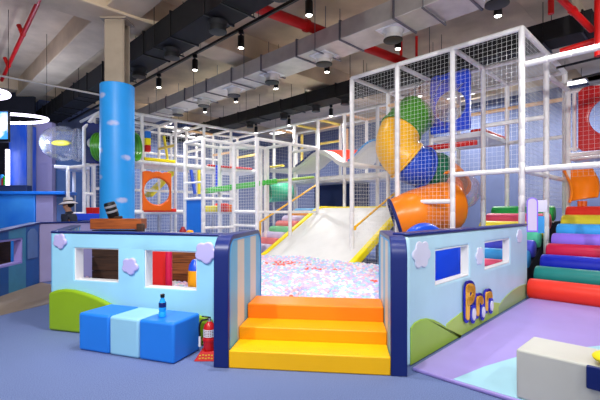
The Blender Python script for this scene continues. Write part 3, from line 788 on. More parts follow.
big = MB().tube(bp_, [.56 - .12 * (i / nb_) ** 1.6 for i in range(nb_ + 1)], 26, False).build('exit_tube', 'p_orange', sp, smooth=True, angle=60, solid=.03)
lab(big, 'wide orange exit tube')
d = (bp_[-1] - bp_[-2]).normalized(); sd = d.cross(Z).normalized(); u2 = sd.cross(d); rr = .45
MB().tube([bp_[-1] + (sd * math.cos(2 * PI * i / 36) + u2 * math.sin(2 * PI * i / 36)) * rr for i in range(37)], .04, 8, False).build('exit_rim', 'navy', sp, smooth=True)
for q in (44, 56):
    p = pc[q]; MB().tube([V(p.x, p.y + .3, .25), V(p.x, p.y + .3, p.z - .2)], .045, 8).build('support_leg', 'grey', sp, smooth=True)
ct = thing('clear_tube', 'clear acrylic tube joining the blue ring panel to the spiral slide', 'tube', at(440, 128, 9.9))
tp = catmull([at(455, 107, 9.55), at(446, 104.5, 9.65), at(434, 103, 9.85), pc[3] * 1, pc[8] * 1], 6)
MB().tube(tp, [.50 + .05 * math.sin(PI * i / (len(tp) - 1)) for i in range(len(tp))], 26, False).build('tube_shell', M['smoky'], ct, smooth=True, angle=70)
for q in (0, 8, 16):
    dd = (tp[q + 1] - tp[q]).normalized(); MB().tube([tp[q] - dd * .02, tp[q] + dd * .02], .56, 26, False).build('tube_rib', M['clear'], ct, smooth=True, solid=.02)
pn = at(430.5, 128, 9.85)
ring_panel('porthole_board', 'blue panel with a round hole at the end of the clear tube', (at(430, 130, 9.95).x, 9.95), -A, B, .98, 1.42, .41, 3.42, 'p_dkblue', .1, .62)
db = thing('clear_dome', 'clear acrylic dome bulging from the orange tube beside the low beam', 'dome', at(462, 205, 9.4))
MB().sphere(at(458, 191, 9.45), .50, 24, 14, (1, 1, .95)).build('dome_shell', M['smoky'], db, smooth=True, angle=80)
lab(MB().tube(catmull([at(446, 180, 9.75), at(455, 182, 9.7), at(458, 192, 9.6), at(453, 203, 9.5)], 6), .14, 12).build('inner_tube', 'p_dkorange', db, smooth=True), 'orange inner tube')

# blue play arch behind the lettered wall
ar = thing('play_arch', 'glossy blue foam ring behind the lettered wall windows', 'play ring', at(424, 300, 6.7) * 1)
c = V((424 - CX) / F * 6.75, 6.75, .80)
MB().tube([c + V(math.cos(2 * PI * i / 40) * .42, 0, math.sin(2 * PI * i / 40) * .42) + V(0, math.cos(2 * PI * i / 40) * .3, 0) for i in range(41)], .10, 14, False).build('ring', 'p_blue', ar, smooth=True)
MB().box(c.x - .3, c.y - .25, .202, c.x + .3, c.y + .25, .40).build('foot_block', 'p_dkblue', ar, bevel=.03)
tag(MB().obox(V(2.55, 6.35, .202), B * .9 * 0 + V(.55, .45, 0), V(-.3, .35, 0), Z * .78).build('foam_block', 'blue', bevel=.04, seg=3), 'blue foam block seen through the first window of the lettered wall', 'foam block')

# ------------------------------------------------------------------ rainbow rollers
R0 = V(3.98, 6.94, .165); dirB = B; RL = 1.7
cols = [('roller_red', 'red orange'), ('teal', 'dark teal'), ('royal', 'deep blue'), ('crimson', 'crimson'), ('violet', 'violet'), ('roller_sky', 'sky blue'), ('roller_yellow', 'yellow'), ('roller_red', 'red')]
rb = thing('roller_ramp', 'dark sloping ramp frame under the wide rainbow rollers', 'ramp', R0 + A * -.9 + B * 1.5 - Z * .165)
MB().prism(R0 + A * -.03 - Z * .164, B, Z, -A, [(-.1, 0), (.16, 0.02), (3.0, 1.28), (3.6, 1.28), (3.6, 0)], RL - .06).build('ramp_body', 'darkgrey', rb)
ROLL = [(.16, 0), (.172, .012), (.178, .04), (.178, RL - .04), (.172, RL - .012), (.16, RL)]
for i, (m, nm) in enumerate(cols):
    x = .0 + i * .392; p = R0 + B * x + Z * (i * .181)
    o = MB().lathe(p + Z * .012, ROLL, 24, -A).build('foam_roller', m, smooth=True, angle=50)
    txt = nm + ' foam roller, ' + ('lowest of the wide rainbow rollers by the lavender mat' if i == 0 else 'topmost of the wide rainbow rollers under the orange chute' if i == 7 else 'in the wide rainbow ramp above the %s roller' % cols[i - 1][1])
    tag(o, txt, 'foam roller', 'wide rainbow rollers')
cols2 = [('indigo', 'indigo'), ('pink', 'rose pink'), ('roller_sky', 'sky blue'), ('indigo', 'dark indigo'), ('mint', 'mint green'), ('roller_yellow', 'yellow'), ('pink', 'pink'), ('green', 'bright green')]
rb2 = thing('roller_ramp', 'dark sloping ramp frame under the narrower rollers behind the lettered wall', 'ramp', R0 + A * .9 + B * 1.5 - Z * .165)
MB().prism(R0 + A * .29 - Z * .164, B, Z, A, [(.1, 0), (.20, 0.02), (3.0, 1.28), (3.6, 1.28), (3.6, 0)], 1.28).build('ramp_body', 'darkgrey', rb2)
ROLL2 = [(.16, 0), (.172, .012), (.178, .04), (.178, 1.30), (.172, 1.328), (.16, 1.34)]
for i, (m, nm) in enumerate(cols2):
    x = .16 + i * .392; p = R0 + A * .27 + B * x + Z * (.055 + i * .178)
    o = MB().lathe(p, ROLL2, 24, A).build('foam_roller', m, smooth=True, angle=50)
    txt = nm + ' foam roller, ' + ('lowest behind the lettered wall' if i == 0 else 'topmost of the rollers behind the lettered wall' if i == 7 else 'behind the lettered wall, next above the %s one' % cols2[i - 1][1])
    tag(o, txt, 'foam roller', 'rollers behind the lettered wall')
# boards on the net beside the corner pole
bq = G(0, .12) + Z * 1.2 - A * .07
sb = thing('rule_board', 'tall lavender board with rounded top on the white poles beside the rollers', 'sign', bq)
D_ = 7.25
def face(px0, px1, y0, y1, D): return V((px0 - CX) / F * D, D, zat(y1, D)), (px1 - px0) / F * D, (y1 - y0) / F * D
fx, fw_, fh_ = face(526.5, 536.5, 197.5, 232, 7.0)
bd_ = V(1, -.55, 0).normalized(); kk = 1.0
poly = [(0, 0), (fw_ * 1.0, 0)] + [(fw_ / 2 + fw_ / 2 * math.cos(a * PI / 10), fh_ - fw_ / 2 + fw_ / 2 * math.sin(a * PI / 10)) for a in range(11)]
MB().prism(fx, bd_, Z, V(-bd_.y, bd_.x, 0), poly, .03).build('board', 'violet', sb, bevel=.006)
lab(MB().prism(fx - V(-bd_.y, bd_.x, 0) * .003, bd_, Z, V(-bd_.y, bd_.x, 0), [(.02, .03), (fw_ - .02, .03)] + [(fw_ / 2 + (fw_ / 2 - .02) * math.cos(a * PI / 10), fh_ - fw_ / 2 + (fw_ / 2 - .02) * math.sin(a * PI / 10)) for a in range(11)], .003).build('board_face', 'pastel_lav', sb), 'lavender face')
fx, fw_, fh_ = face(537.5, 543.5, 216, 233, 7.3)
tag(MB().obox(fx, V(1, -.5, 0).normalized() * fw_, V(.5, 1, 0).normalized() * .012, Z * fh_).build('leaflet', 'roller_sky'), 'small blue leaflet card on the netting beside the lavender board', 'card')
fx, fw_, fh_ = face(537, 545.5, 200, 212, 7.45)
tag(MB().obox(fx, V(1, -.5, 0).normalized() * fw_, V(.5, 1, 0).normalized() * .012, Z * fh_).build('notice_card', 'cloud_white'), 'blank white card on the netting above the blue leaflet', 'card')

# ------------------------------------------------------------------ back row frame with wave bridge
c1 = 14.9; c2 = 16.6
bk = thing('climbing_gym', 'long white back frame carrying the wavy bridge behind the slide', 'climbing frame', lineA(c1, 330))
bpx = [294.5, 318, 344.5, 377.5]
P1 = [lineA(c1, x) for x in bpx]; Q1 = [p + B * 1.25 for p in P1]
P1 = [lineA(c1, 274)] + P1 + [lineA(c1, 398)]; Q1 = [p + B * 1.25 for p in P1]
for i, p in enumerate(P1): pole(bk, p, .001, 4.80); pole(bk, Q1[i], .001, 4.80)
CNR = lineA(c1, 256)
for i in range(len(P1) - 1):
    beam(bk, P1[i], P1[i + 1], 4.80); beam(bk, Q1[i], Q1[i + 1], 4.80, m='apricot' if i % 2 else 'foam'); beam(bk, P1[i], P1[i + 1], 2.66, r=.085)
    beam(bk, Q1[i], Q1[i + 1], 2.66)
beam(bk, CNR, P1[0], 4.80)
for i in range(len(P1)): beam(bk, P1[i], Q1[i], 4.80, m=('butter' if i in (1, 2) else 'apricot'))
beam(bk, Q1[1], Q1[2], 4.2, m='butter'); pole(bk, lineA(c2, 302), 3.4, 4.7, m='butter')
pole(bk, lineA(c2 + .6, 347), 3.3, 4.7, m='apricot')
for i in range(len(P1) - 1): net(bk, Q1[i], Q1[i + 1], 1.4, 4.8, .11)
deck(bk, P1[0] + B * .05, A * -(P1[0] - P1[-1]).length, B * 1.15, 2.62, .08, 'foam')
lab(MB().obox(P1[1] + B * 1.1, A * -2.6, B * .06, Z * 2.55).build('shade_sheet', 'wallnavy', bk), 'dark navy sheet for the shade under the platform')  # navy sheet stands in for the shade under the platform
# platform at the top of the slide
pf = thing('platform_stage', 'blue edged platform at the head of the white slide', 'platform', S0 + B * 3.8 - A * 1.5)
MB().obox(S0 + B * 3.31 + Z * 1.45, B * .9, -A * (SW + .2), Z * .12).build('deck', 'wallblue', pf, bevel=.02)
for kx in (.05, SW): MB().obox(S0 + B * 3.4 - A * kx, B * .08, -A * .08, Z * 1.45).build('post', 'grey', pf)
# wave bridge
wv = thing('wave_bridge', 'white wavy padded bridge high behind the slide with red and blue edges', 'bridge', lineA(14.6, 330) + Z * 2.7)
prof = [(270, 168.5), (284, 168.5), (294, 167), (302, 162), (310, 154.5), (317, 150.5), (324, 150.5), (331, 155), (338, 160.5), (345, 162.3), (352, 159), (358, 152.5), (365, 145.5), (372, 141.5), (379, 141), (388, 144)]
CW = 14.6
wp = []
for px, py in prof:
    p = lineA(CW, px); wp.append(V(p.x, p.y, zat(py, p.y)))
wc = catmull(wp, 5)
def slab(pts, off, wdt, th, m, name, z=0):
    mb = MB(); vs = []; fs = []
    for p in pts:
        a = p + B * off + Z * z; vs += [a, a + B * wdt, a + B * wdt - Z * th, a - Z * th]
    n = len(pts)
    for i in range(n - 1):
        for k in range(4): k2 = (k + 1) % 4; fs.append((i * 4 + k, (i + 1) * 4 + k, (i + 1) * 4 + k2, i * 4 + k2))
    fs += [(0, 1, 2, 3), tuple((n - 1) * 4 + k for k in (3, 2, 1, 0))]
    mb.add(vs, fs); return mb.build(name, m, wv, smooth=True, angle=50)
slab(wc, .0, 1.1, .15, 'white', 'bridge_pad')
iof = lambda px: min(range(len(wc)), key=lambda i: abs(CX + wc[i].x / wc[i].y * F - px))
lab(slab(wc[iof(296):iof(318)], -.03, .06, .07, 'navy', 'edge_trim', .045), 'dark blue edge')
lab(slab(wc[iof(348):iof(378)], -.03, .06, .06, 'roller_sky', 'edge_trim', .06), 'blue edge')
# red guard behind the valley
i0, i1 = iof(314), iof(346); mb = MB(); vs = []; fs = []
zt = max(p.z for p in wc[i0:i1]) + .06
for j, p in enumerate(wc[i0:i1 + 1]):
    f = j / (i1 - i0); zz = zt - f * .12
    for off in (.52, .60): vs += [p + B * off + Z * .0, V((p + B * off).x, (p + B * off).y, max(zz, p.z + .02))]
for i in range(i1 - i0):
    o = i * 4; q = o + 4
    fs += [(o, q, q + 1, o + 1), (o + 2, o + 3, q + 3, q + 2), (o + 1, q + 1, q + 3, o + 3)]
mb.add(vs, fs); lab(mb.build('guard_pad', 'roller_red', wv, smooth=True, angle=40), 'red guard pad')
lab(MB().obox(wp[0] + B * -.02 + Z * .02, A * -.75, B * .12, Z * .07).build('edge_trim', 'roller_yellow', wv, bevel=.02), 'yellow edge')

# ------------------------------------------------------------------ small netted tower beside the slide
ST = 3.55
T = [V(-3.42, 11.9, 0), V(-2.74, 11.3, 0), V(-1.99, 12.06, 0), V(-1.2, 11.2, 0), V(-.30, 12.05, 0), V(.56, 12.85, 0)]
sm = thing('climbing_gym', 'lower white netted frame with the blue door panel beside the pastel rollers', 'climbing frame', T[1] + V(.5, .6, 0))
for p in T: pole(sm, p, .001, ST)
for i in range(5): beam(sm, T[i], T[i + 1], ST); beam(sm, T[i], T[i + 1], 1.88 if i < 2 else 1.5, r=.04)
T2 = [p + A * 1.25 for p in T[2:]]
for p in (T[0] + B * 1.2, T[1] + B * 2.1, T[3] + A * 1.2 + B * 1.4, T[4] + A * 1.15): pole(sm, p, .001, ST)
beam(sm, T[1] + B * 2.1, T[0] + B * 1.2, ST); beam(sm, T[0], T[0] + B * 1.2, ST); beam(sm, T[2], T[1] + B * 2.1, ST); beam(sm, T[4], T[4] + A * 1.15, ST); beam(sm, T[2], T[4] + A * 1.15, ST); beam(sm, T[5], T[5] + A * 1.2, ST)
beam(sm, T[0] + Z * 0, T[1], 2.35, r=.03)
net(sm, T[1], T[2], .05, ST, .085, .004); net(sm, T[2], T[3], .05, ST, .085, .004); net(sm, T[3], T[4], 1.2, ST, .1); net(sm, T[4], T[5], 1.6, ST, .1)
beam(sm, T[1], T[2], 1.05, r=.04); beam(sm, T[2], T[3], 1.1, r=.04)
lab(MB().obox(T[0].lerp(T[1], .07) + Z * .6, (T[1] - T[0]) * .84, V(.05, .06, 0), Z * 1.31).build('door_panel', 'bench_blue', sm, bevel=.02), 'bright blue panel')
gr = MB()
tag(MB().bar(at(206, 191, 12.3), at(275, 181.5, 13.2), .5, .17).build('ramp_pad', 'leaf', bevel=.03), 'green sloping pad crossing the lower netted frame', 'pad')
tag(MB().bar(at(266, 182, 13.6), at(312, 177.5, 14.2), .5, .08).build('ramp_pad', 'hill_green', bevel=.03), 'olive green pad behind the poles beside the yellow handrail', 'pad')

# ------------------------------------------------------------------ long left frame
K1 = 18.8
lf = thing('climbing_gym', 'long two storey white frame behind the ship with the orange ring panel', 'climbing frame', lineB(K1, 175))
lpx = [107, 142, 175.6, 204, 231]
L1 = [lineB(K1, x) for x in lpx] + [CNR]; L2 = [p + A * 1.3 for p in L1]; L3 = [p + A * 2.6 for p in L1]
for i in range(len(L1)):
    pole(lf, L1[i], .001, 4.78); pole(lf, L2[i], .001, 4.78)
    if i > 0: pole(lf, L3[i], .001, 4.78)
for i in range(len(L1) - 1):
    beam(lf, L1[i], L1[i + 1], 4.78); beam(lf, L2[i], L2[i + 1], 4.78, m='apricot' if i == 3 else 'foam')
    beam(lf, L1[i], L1[i + 1], 3.18, r=.085); beam(lf, L1[i], L1[i + 1], 1.5, r=.08); beam(lf, L2[i], L2[i + 1], 2.3)
    if i > 0: beam(lf, L3[i], L3[i + 1], 4.78); beam(lf, L3[i], L3[i + 1], 3.9)
    net(lf, L2[i], L2[i + 1], .1, 4.78, .12, .004)
    deck(lf, L1[i] + A * .06, L1[i + 1] - L1[i], A * 1.2, 3.15, .07, 'foam')
    deck(lf, L1[i] + A * .06, L1[i + 1] - L1[i], A * 1.2, 1.48, .07, 'foam')
for i in range(len(L1)): beam(lf, L1[i], L2[i], 4.78); beam(lf, L1[i], L2[i], 3.9, m=('foam', 'apricot', 'butter')[i % 3]); beam(lf, L2[i], L3[i], 4.78)
d12 = (L1[2] - L1[1])
lab(MB().obox(L1[1] - A * .08 + Z * 3.24 + d12 * .05, d12 * .92, A * .08, Z * .11).build('edge_pad', 'bright_yellow', lf, bevel=.02), 'yellow edge pad')
lab(MB().obox(L1[1] - A * .10 + Z * 1.50 + d12 * .02, d12 * .97, A * .08, Z * .12).build('edge_pad', 'roller_red', lf, bevel=.02), 'red edge pad')
lab(MB().obox(L1[3] - A * .08 + Z * 3.24 + (L1[4] - L1[3]) * .1, (L1[5] - L1[3]) * .85, A * .08, Z * .08).build('edge_pad', 'red', lf, bevel=.02), 'red edge pad')
net(lf, L1[1], L1[2], .05, 1.42, .09, .003)
ddn = d12.normalized()
ring_panel('porthole_board', 'orange panel with a round hole in the frame beside the blue column', L1[1] + ddn * .08 - ddn * .10 - A * .12, ddn, A, d12.length - .2, 1.32, .49, 1.55, 'p_dkorange', .1, .66)
# stacked climbing pads on the pole
for (y0, y1, m, nm) in ((130.5, 137.5, 'bench_blue', 'blue'), (137.5, 144.5, 'bright_yellow', 'yellow'), (144.5, 151.5, 'red', 'red')):
    p = L1[1] + ddn * .09 - A * .10
    z0, z1 = zat(y1, p.y), zat(y0, p.y)
    tag(MB().obox(V(p.x, p.y, z0), ddn * .18, A * .14, Z * (z1 - z0 - .004)).build('climbing_pad', m, bevel=.02), '%s pad in the blue yellow red stack on the upper deck' % nm, 'pad', 'stack of climbing pads')
# things inside the frames
def inside(px0, py0, px1, py1, D, r, m, label, name='pad_pole', cat='padded pole'):
    tag(MB().tube([at(px0, py0, D), at(px1, py1, D)], r, 10).build(name, m, smooth=True, angle=50), label, cat)
inside(191, 170, 195, 194, 14.4, .06, 'p_blue', 'slanting blue padded pole behind the lower netted frame')
inside(199, 170, 199, 194, 14.6, .06, 'roller_yellow', 'upright yellow padded pole behind the blue slanting one')
inside(164, 136, 168, 162, 15.2, .05, 'roller_yellow', 'slanting yellow padded pole on the upper deck beside the pads')
inside(217, 165, 217, 190, 15.0, .06, 'p_dkblue', 'upright dark blue padded pole inside the lower netted frame')
for (px, py, D, w_, h_, m, nm) in ((212, 205, 13.2, .5, .22, 'roller_yellow', 'yellow'), (221, 203.5, 13.4, .45, .3, 'roller_red', 'red'), (228, 205, 13.6, .3, .26, 'orange', 'orange')):
    p = at(px, py, D)
    tag(MB().box(p.x - w_ / 2, p.y, 1.49, p.x + w_ / 2, p.y + .3, 1.49 + h_).build('foam_block', m, bevel=.05, seg=3), '%s foam block in the heap behind the blue door panel' % nm, 'foam block', 'foam blocks behind the blue door panel')
for (px, py, D, L_, m, nm) in ((157, 178, 15.3, 1.6, 'roller_yellow', 'pale yellow inner slide seen through the orange ring'),):
    tag(MB().bar(at(148, 196, D), at(172, 172, D + .6), .7, .14).build('inner_slide', m, bevel=.03), nm, 'slide')
tt = thing('crawl_tube', 'mint green crawl tube behind the net beside the yellow handrail', 'tube', at(279, 200, 14.6))
MB().tube([at(268, 193, 14.4), at(289, 192, 14.9)], .33, 18, False).build('tube_shell', 'mint', tt, smooth=True, solid=.03)

# ------------------------------------------------------------------ end of the frame: clear bubble, blue ring, green tunnel
ef = thing('climbing_gym', 'white end frame with clear bubble beside the blue column', 'climbing frame', at(84, 212, 12.0))
E = [lineA(0, 0) * 0 + V(at(x, 212, D).x, D, 0) for x, D in ((68, 11.6), (84, 12.0), (94, 12.3))]
for p, ztop in zip(E, (2.75, 4.05, 4.45)): pole(ef, p, .001, ztop, r=.05)
pole(ef, at(74, 212, 12.6), .001, 2.9, r=.05); pole(ef, at(88, 212, 13.0), .001, 4.3, r=.05)
def b3(a, b, za, zb, r=.05): beam(ef, a, b, za, zb, r=r)
b3(E[1], E[2], 4.02, 4.42); b3(E[2], L1[0], 4.42, 4.78); b3(E[0], E[1], 2.78, 2.88); b3(E[1], E[2], 2.88, 2.95); b3(E[2], L1[0], 2.95, 3.18)
b3(E[0], E[1], 1.45, 1.45); b3(E[1], E[2], 2.05, 2.05)
deck(ef, E[0] - V(.35, .1, 0), (E[1] - E[0]) + V(.3, 0, 0), V(-.2, .9, 0), 2.86, .1)
bb = thing('clear_bubble', 'clear acrylic bubble window on the end frame by the blue column', 'dome', at(64, 162, 11.6))
MB().lathe(at(79, 145, 11.9), [(.40, 0), (.47, .1), (.47, .12), (.43, .15), (.50, .3), (.52, .46), (.50, .60), (.46, .63), (.44, .75), (.34, .9), (.2, .99), (.04, 1.02)], 14, V(-1, -.25, .06)).build('bubble_shell', M['clear'], bb, smooth=True, angle=22)
MB().lathe(at(80, 145, 11.9), [(.46, 0), (.5, .02), (.5, .08), (.46, .1)], 26, V(-1, -.25, 0)).build('bubble_rim', M['clear'], bb, smooth=True)
lab(MB().sphere(at(61, 143, 12.1), .2, 14, 8, (1.5, .5, .45)).build('yellow_insert', 'roller_yellow', bb, smooth=True), 'yellow insert')
ring_panel('porthole_board', 'navy panel with a round hole between clear bubble and blue column', (at(83.5, 160, 12.0).x, 12.0), V(.62, .4, 0).normalized(), V(-.4, .62, 0).normalized(), .52, 1.22, .2, 2.98, 'navy', .08)
gt = thing('crawl_tube', 'dark green ribbed tunnel passing behind the blue column', 'tube', at(117, 165, 11.6))
ga, gb = at(97, 147, 12.1), at(137, 147, 12.1)
MB().tube([ga.lerp(gb, i / 30) for i in range(31)], [.40 + .02 * (i % 2) for i in range(31)], 22, False).build('tube_shell', 'p_green', gt, smooth=True, solid=.03)
for i, px in enumerate((91, 97.5)):
    p = at(px, 213, 11.6)
    tag(MB().add([V(p.x + sx * w2, p.y + sy * w2, z) for z, w2 in ((1.35, .08), (1.63, .10)) for sx, sy in ((-1, -1), (1, -1), (1, 1), (-1, 1))], [(3, 2, 1, 0), (4, 5, 6, 7), (0, 1, 5, 4), (1, 2, 6, 5), (2, 3, 7, 6), (3, 0, 4, 7)]).build('toy_bin', 'red', bevel=.01),
        ('small red bin on the low ledge, nearer the person in the hat', 'small red bin on the low ledge, nearer the blue column')[i], 'bin', 'red bins')
tag(MB().bar(at(72, 217, 11.55) * 1, at(104, 217, 11.75), .5, .2).build('foam_block', 'blue', bevel=.02), 'long blue padded ledge under the red bins', 'pad')
tag(MB().box(at(72, 217, 11.55).x, 11.45, .001, at(104, 217, 11.75).x, 11.9, 1.24).build('low_wall', 'wallblue'), 'blue base wall under the padded ledge with the red bins', 'low wall')

# ------------------------------------------------------------------ blue column
cb = V((117.4 - CX) / F * 8.5, 8.5, 0)
cs = thing('column', 'round blue column printed with clouds, steel upright on top', 'column', cb)
MB().lathe(cb + Z * .001, [(.342, 0), (.342, zat(86.5, 8.5)), (.33, zat(86.5, 8.5) + .01)], 40).build('sky_sleeve', 'colblue', cs, smooth=True, angle=40)
zt = 5.55; z0 = zat(87, 8.5)
mb = MB()
for dy in (-.17, .15): mb.box(cb.x - .19, cb.y + dy, z0, cb.x + .19, cb.y + dy + .02, zt)
mb.box(cb.x - .012, cb.y - .15, z0, cb.x + .012, cb.y + .15, zt); mb.box(cb.x + .02, cb.y - .15, z0, cb.x + .21, cb.y - .13, zt)
mb.build('steel_post', 'steel', cs)
MB().box(cb.x - .27, cb.y - .22, zt - .03, cb.x + .27, cb.y + .22, zt).build('cap_plate', 'steel', cs)

# ------------------------------------------------------------------ pirate ship behind the pale wall
sh = thing('play_ship', 'brown wooden play ship hull rising behind the pale blue wall', 'play ship', V(-2.9, 7.1, 0))
def hull(x0, x1, D0, D1, zt, m):
    nP = max(3, int(zt / .2)); mb = MB()
    for i in range(nP):
        a = V(x0, D0, zt * i / nP); mb.obox(a, V(x1 - x0, D1 - D0, 0), V(0, .12, 0), Z * (zt / nP - .008))
    return mb.build('hull_planks', m, sh)
ya = at(92, 219, 7.0); yb = at(141, 219, 7.0)
hull(ya.x, yb.x, 7.0, 7.0, 1.195, 'wood_dark'); hull(yb.x + .01, -1.75, 7.0, 7.0, 1.04, 'wood')
MB().box(ya.x + .0, 6.92, 1.20, yb.x + .03, 7.20, 1.385).build('rail', 'lit_rail_wood', sh, bevel=.015)
MB().box(yb.x + .06, 6.95, 1.041, -1.74, 7.18, 1.10).build('rail', 'wood', sh, bevel=.015)
MB().obox(V(ya.x, 7.13, .5), V(yb.x - ya.x, 0, 0), V(0, 1.1, 0), Z * .06).build('ship_deck', 'wood', sh)
MB().box(at(136, 219, 6.9).x, 6.90, .01, at(143, 219, 6.9).x, 7.0, 1.30).build('post', 'wood_dark', sh, bevel=.02)
cn = thing('toy_cannon', 'black toy cannon with grey bands leaning on the ship rail', 'toy cannon', at(111, 219, 7.05))
ca = at(114, 217.2, 7.06); cbn = at(109, 202.5, 7.0); ax_ = (cbn - ca)
MB().lathe(ca, [(.08, 0), (.095, .02), (.095, ax_.length - .02), (.08, ax_.length)], 20, ax_).build('barrel', 'black', cn, smooth=True, angle=50)
for f in (.33, .66): MB().lathe(ca + ax_ * f, [(.096, 0), (.101, .006), (.101, .034), (.096, .04)], 20, ax_).build('band', 'grey', cn, smooth=True, angle=50)
MB().box(ca.x - .06, ca.y - .08, 1.386, ca.x + .12, ca.y + .08, 1.43).build('cradle', 'wood_dark', cn, bevel=.01)
zz = 1.101
tag(MB().lathe(V(at(190, 230, 7.05).x, 7.05, zz), [(.05, 0), (.06, .01), (.06, .06), (.04, .08)], 16).build('toy_drum', 'amber', smooth=True, angle=50), 'small yellow drum on the low ship rail', 'toy')
tag(MB().lathe(V(at(183, 230, 7.05).x, 7.05, zz), [(.05, 0), (.06, .02), (.06, .07), (.03, .12), (.03, .14)], 16).build('toy_keg', 'dark_red', smooth=True, angle=50), 'small dark red keg on the low ship rail', 'toy')
x0 = at(150, 270, 6.2).x; x1 = at(166, 270, 6.2).x
tag(MB().box(x0, 6.2, .205, x1, 6.3, .92).build('padded_board', 'red', bevel=.02), 'red padded board seen through the window nearer the gate wing', 'pad')
pp_ = V(at(168.5, 270, 6.1).x, 6.12, 0)
tag(MB().lathe(pp_ + Z * .205, [(.05, 0), (.05, .68), (.04, .71), (.015, .73)], 16).build('padded_post', 'crimson', smooth=True, angle=50), 'crimson padded post beside the red board behind the window', 'padded post')
bl = V(at(195.5, 270, 6.0).x, 6.02, 0)
bo = thing('soft_bollard', 'yellow and blue round bollard at the window edge by the gate wing', 'bollard', bl + Z * .205)
MB().lathe(bl + Z * .205, [(.09, 0), (.11, .04), (.12, .25), (.11, .42)], 18).build('bollard_body', 'amber', bo, smooth=True)
MB().lathe(bl + Z * .626, [(.11, 0), (.10, .08), (.06, .15), (.01, .17)], 18).build('bollard_top', 'p_blue', bo, smooth=True)

# ------------------------------------------------------------------ wagon, counter, pillars, screen at the side
WG = Panel((-4.99, 5.0, 0), (-5.51, 8.45, 0), .16); WG.n = V(-1, -.151, 0).normalized()
wg = thing('play_wall', 'dark blue and teal striped wagon wall beside the tan floor', 'padded partition', WG.pt(2, 0))
wpts = [0.0, 1.1, 1.55, 2.05, 2.35, 2.58, 2.90, WG.L]
hw = (1.7, 2.86, .50, 1.0)
mb = MB(); sb_ = [0, .56, 1.13, 1.7, 2.36, 2.86, 2.96, WG.L]
hgt = lambda k: 1.25 - .085 * (WG.L - k)
for i in range(len(sb_) - 1):
    a, b = sb_[i], sb_[i + 1]; inside_w = hw[0] <= (a + b) / 2 <= hw[1]
    for (z0, za, zb) in (((0, .50, .50), (1.0, hgt(a), hgt(b))) if inside_w else ((0, hgt(a), hgt(b)),)):
        mb.prism(WG.P0, WG.d, Z, WG.n, [(a, z0), (b, z0), (b, zb), (a, za)], .16, (0, 1, 1, 0, 1, 1, 0)[i])
mb.build('striped_body', ['wagblue', 'wagteal'], wg)
MB().prism(WG.P0 - WG.n * .02, WG.d, Z, WG.n, [(0, hgt(0) + .002), (WG.L + .02, hgt(WG.L) + .002), (WG.L + .02, hgt(WG.L) + .035), (0, hgt(0) + .035)], .2).build('top_edge', 'navy', wg, bevel=.01)
WG.frame(wg, hw, 'lavender', .04)
MB().obox(WG.pt(1.3, .3) + WG.n * .5, WG.d * 2.1, WG.n * .05, Z * .85).build('inner_lining', 'wood_dark', wg)
k0, z0 = 3.0, .62
sgn = [(k0, .56), (k0 + .38, .56), (k0 + .38, 1.08), (k0 + .26, 1.16), (k0 + .12, 1.16), (k0, 1.08)]
lab(MB().prism(WG.P0 - WG.n * .002, WG.d, Z, -WG.n, sgn, .02).build('notice_board', 'tealwall', wg, bevel=.005), 'pale notice board')
WB = Panel((-5.53, 8.47, 0), (-5.02, 9.0, 0), .14)
wb = thing('play_wall', 'pale lavender end wall of the wagon in front of the person', 'padded partition', WB.pt(.4, 0))
MB().obox(WB.pt(0, 0), WB.d * 1.35, WB.n * .14, Z * 1.25).build('wall_pad', 'lavwall', wb, bevel=.02)
MB().obox(WB.pt(0, 1.252) - WB.n * .02, WB.d * 1.37, WB.n * .18, Z * .035).build('top_edge', 'navy', wb, bevel=.01)
# counter
ctr = thing('service_counter', 'bright blue reception counter behind the striped wagon', 'counter', V(-8.2, 12.0, 0))
xa, xb, xc = at(-60, 200, 12).x, at(34.5, 200, 12).x, at(66, 200, 12).x
MB().box(xa, 12.0, .001, xb, 12.5, 2.02).build('counter_front', 'counter', ctr, bevel=.02)
MB().box(xa, 11.92, 2.021, xc, 12.6, 2.12).build('counter_top', 'bench_blue', ctr, bevel=.02)
MB().box(xb + .01, 12.05, .001, at(52, 200, 12).x, 12.5, 2.02).build('cabinet', 'lavwall', ctr, bevel=.01)
MB().box(at(52, 200, 12).x + .01, 12.2, .001, xc - .02, 12.5, 2.02).build('end_panel', 'tealwall', ctr, bevel=.01)
for (pa, pb, nm, lb) in ((9, 26, 'print', 'blue printed pillar behind the counter'),):
    tag(MB().box(at(pa, 0, 13).x, 13.0, .001, at(pb, 0, 13).x, 13.5, 4.35).build('printed_pillar', nm), lb, 'pillar')
dv = V(0, 0, 0)
tag(MB().box(at(-40, 0, 12.7).x, 12.68, .001, at(27, 0, 12.7).x, 12.95, 2.35).build('display_cabinet', 'wallnavy', bevel=.02), 'low dark blue cabinet behind the counter', 'cabinet')
tag(MB().box(at(6.5, 0, 12.8).x, 12.75, 2.351, at(8.8, 0, 12.8).x, 12.85, 3.5).build('light_strip', 'ring'), 'glowing upright light strip on the cabinet behind the counter', 'light')
tag(MB().box(at(28, 0, 13.1).x, 13.05, .001, at(31.5, 0, 13.1).x, 13.15, 4.4).build('mirror_strip', 'grey'), 'narrow grey upright strip beside the printed pillar', 'strip')
struct(MB().box(at(33, 0, 13.6).x, 13.6, .001, at(52, 0, 13.6).x, 13.8, 4.55).build('wall_side', 'lavwall'))
struct(MB().box(at(52, 0, 13.9).x, 13.9, .001, at(104, 0, 13.9).x, 14.0, 4.3).build('wall_frosted', 'tealwall'))
struct(MB().box(at(-90, 0, 14.2).x, 14.2, .001, at(34, 0, 14.2).x, 14.3, 6.1).build('wall_service', 'darkgrey'))
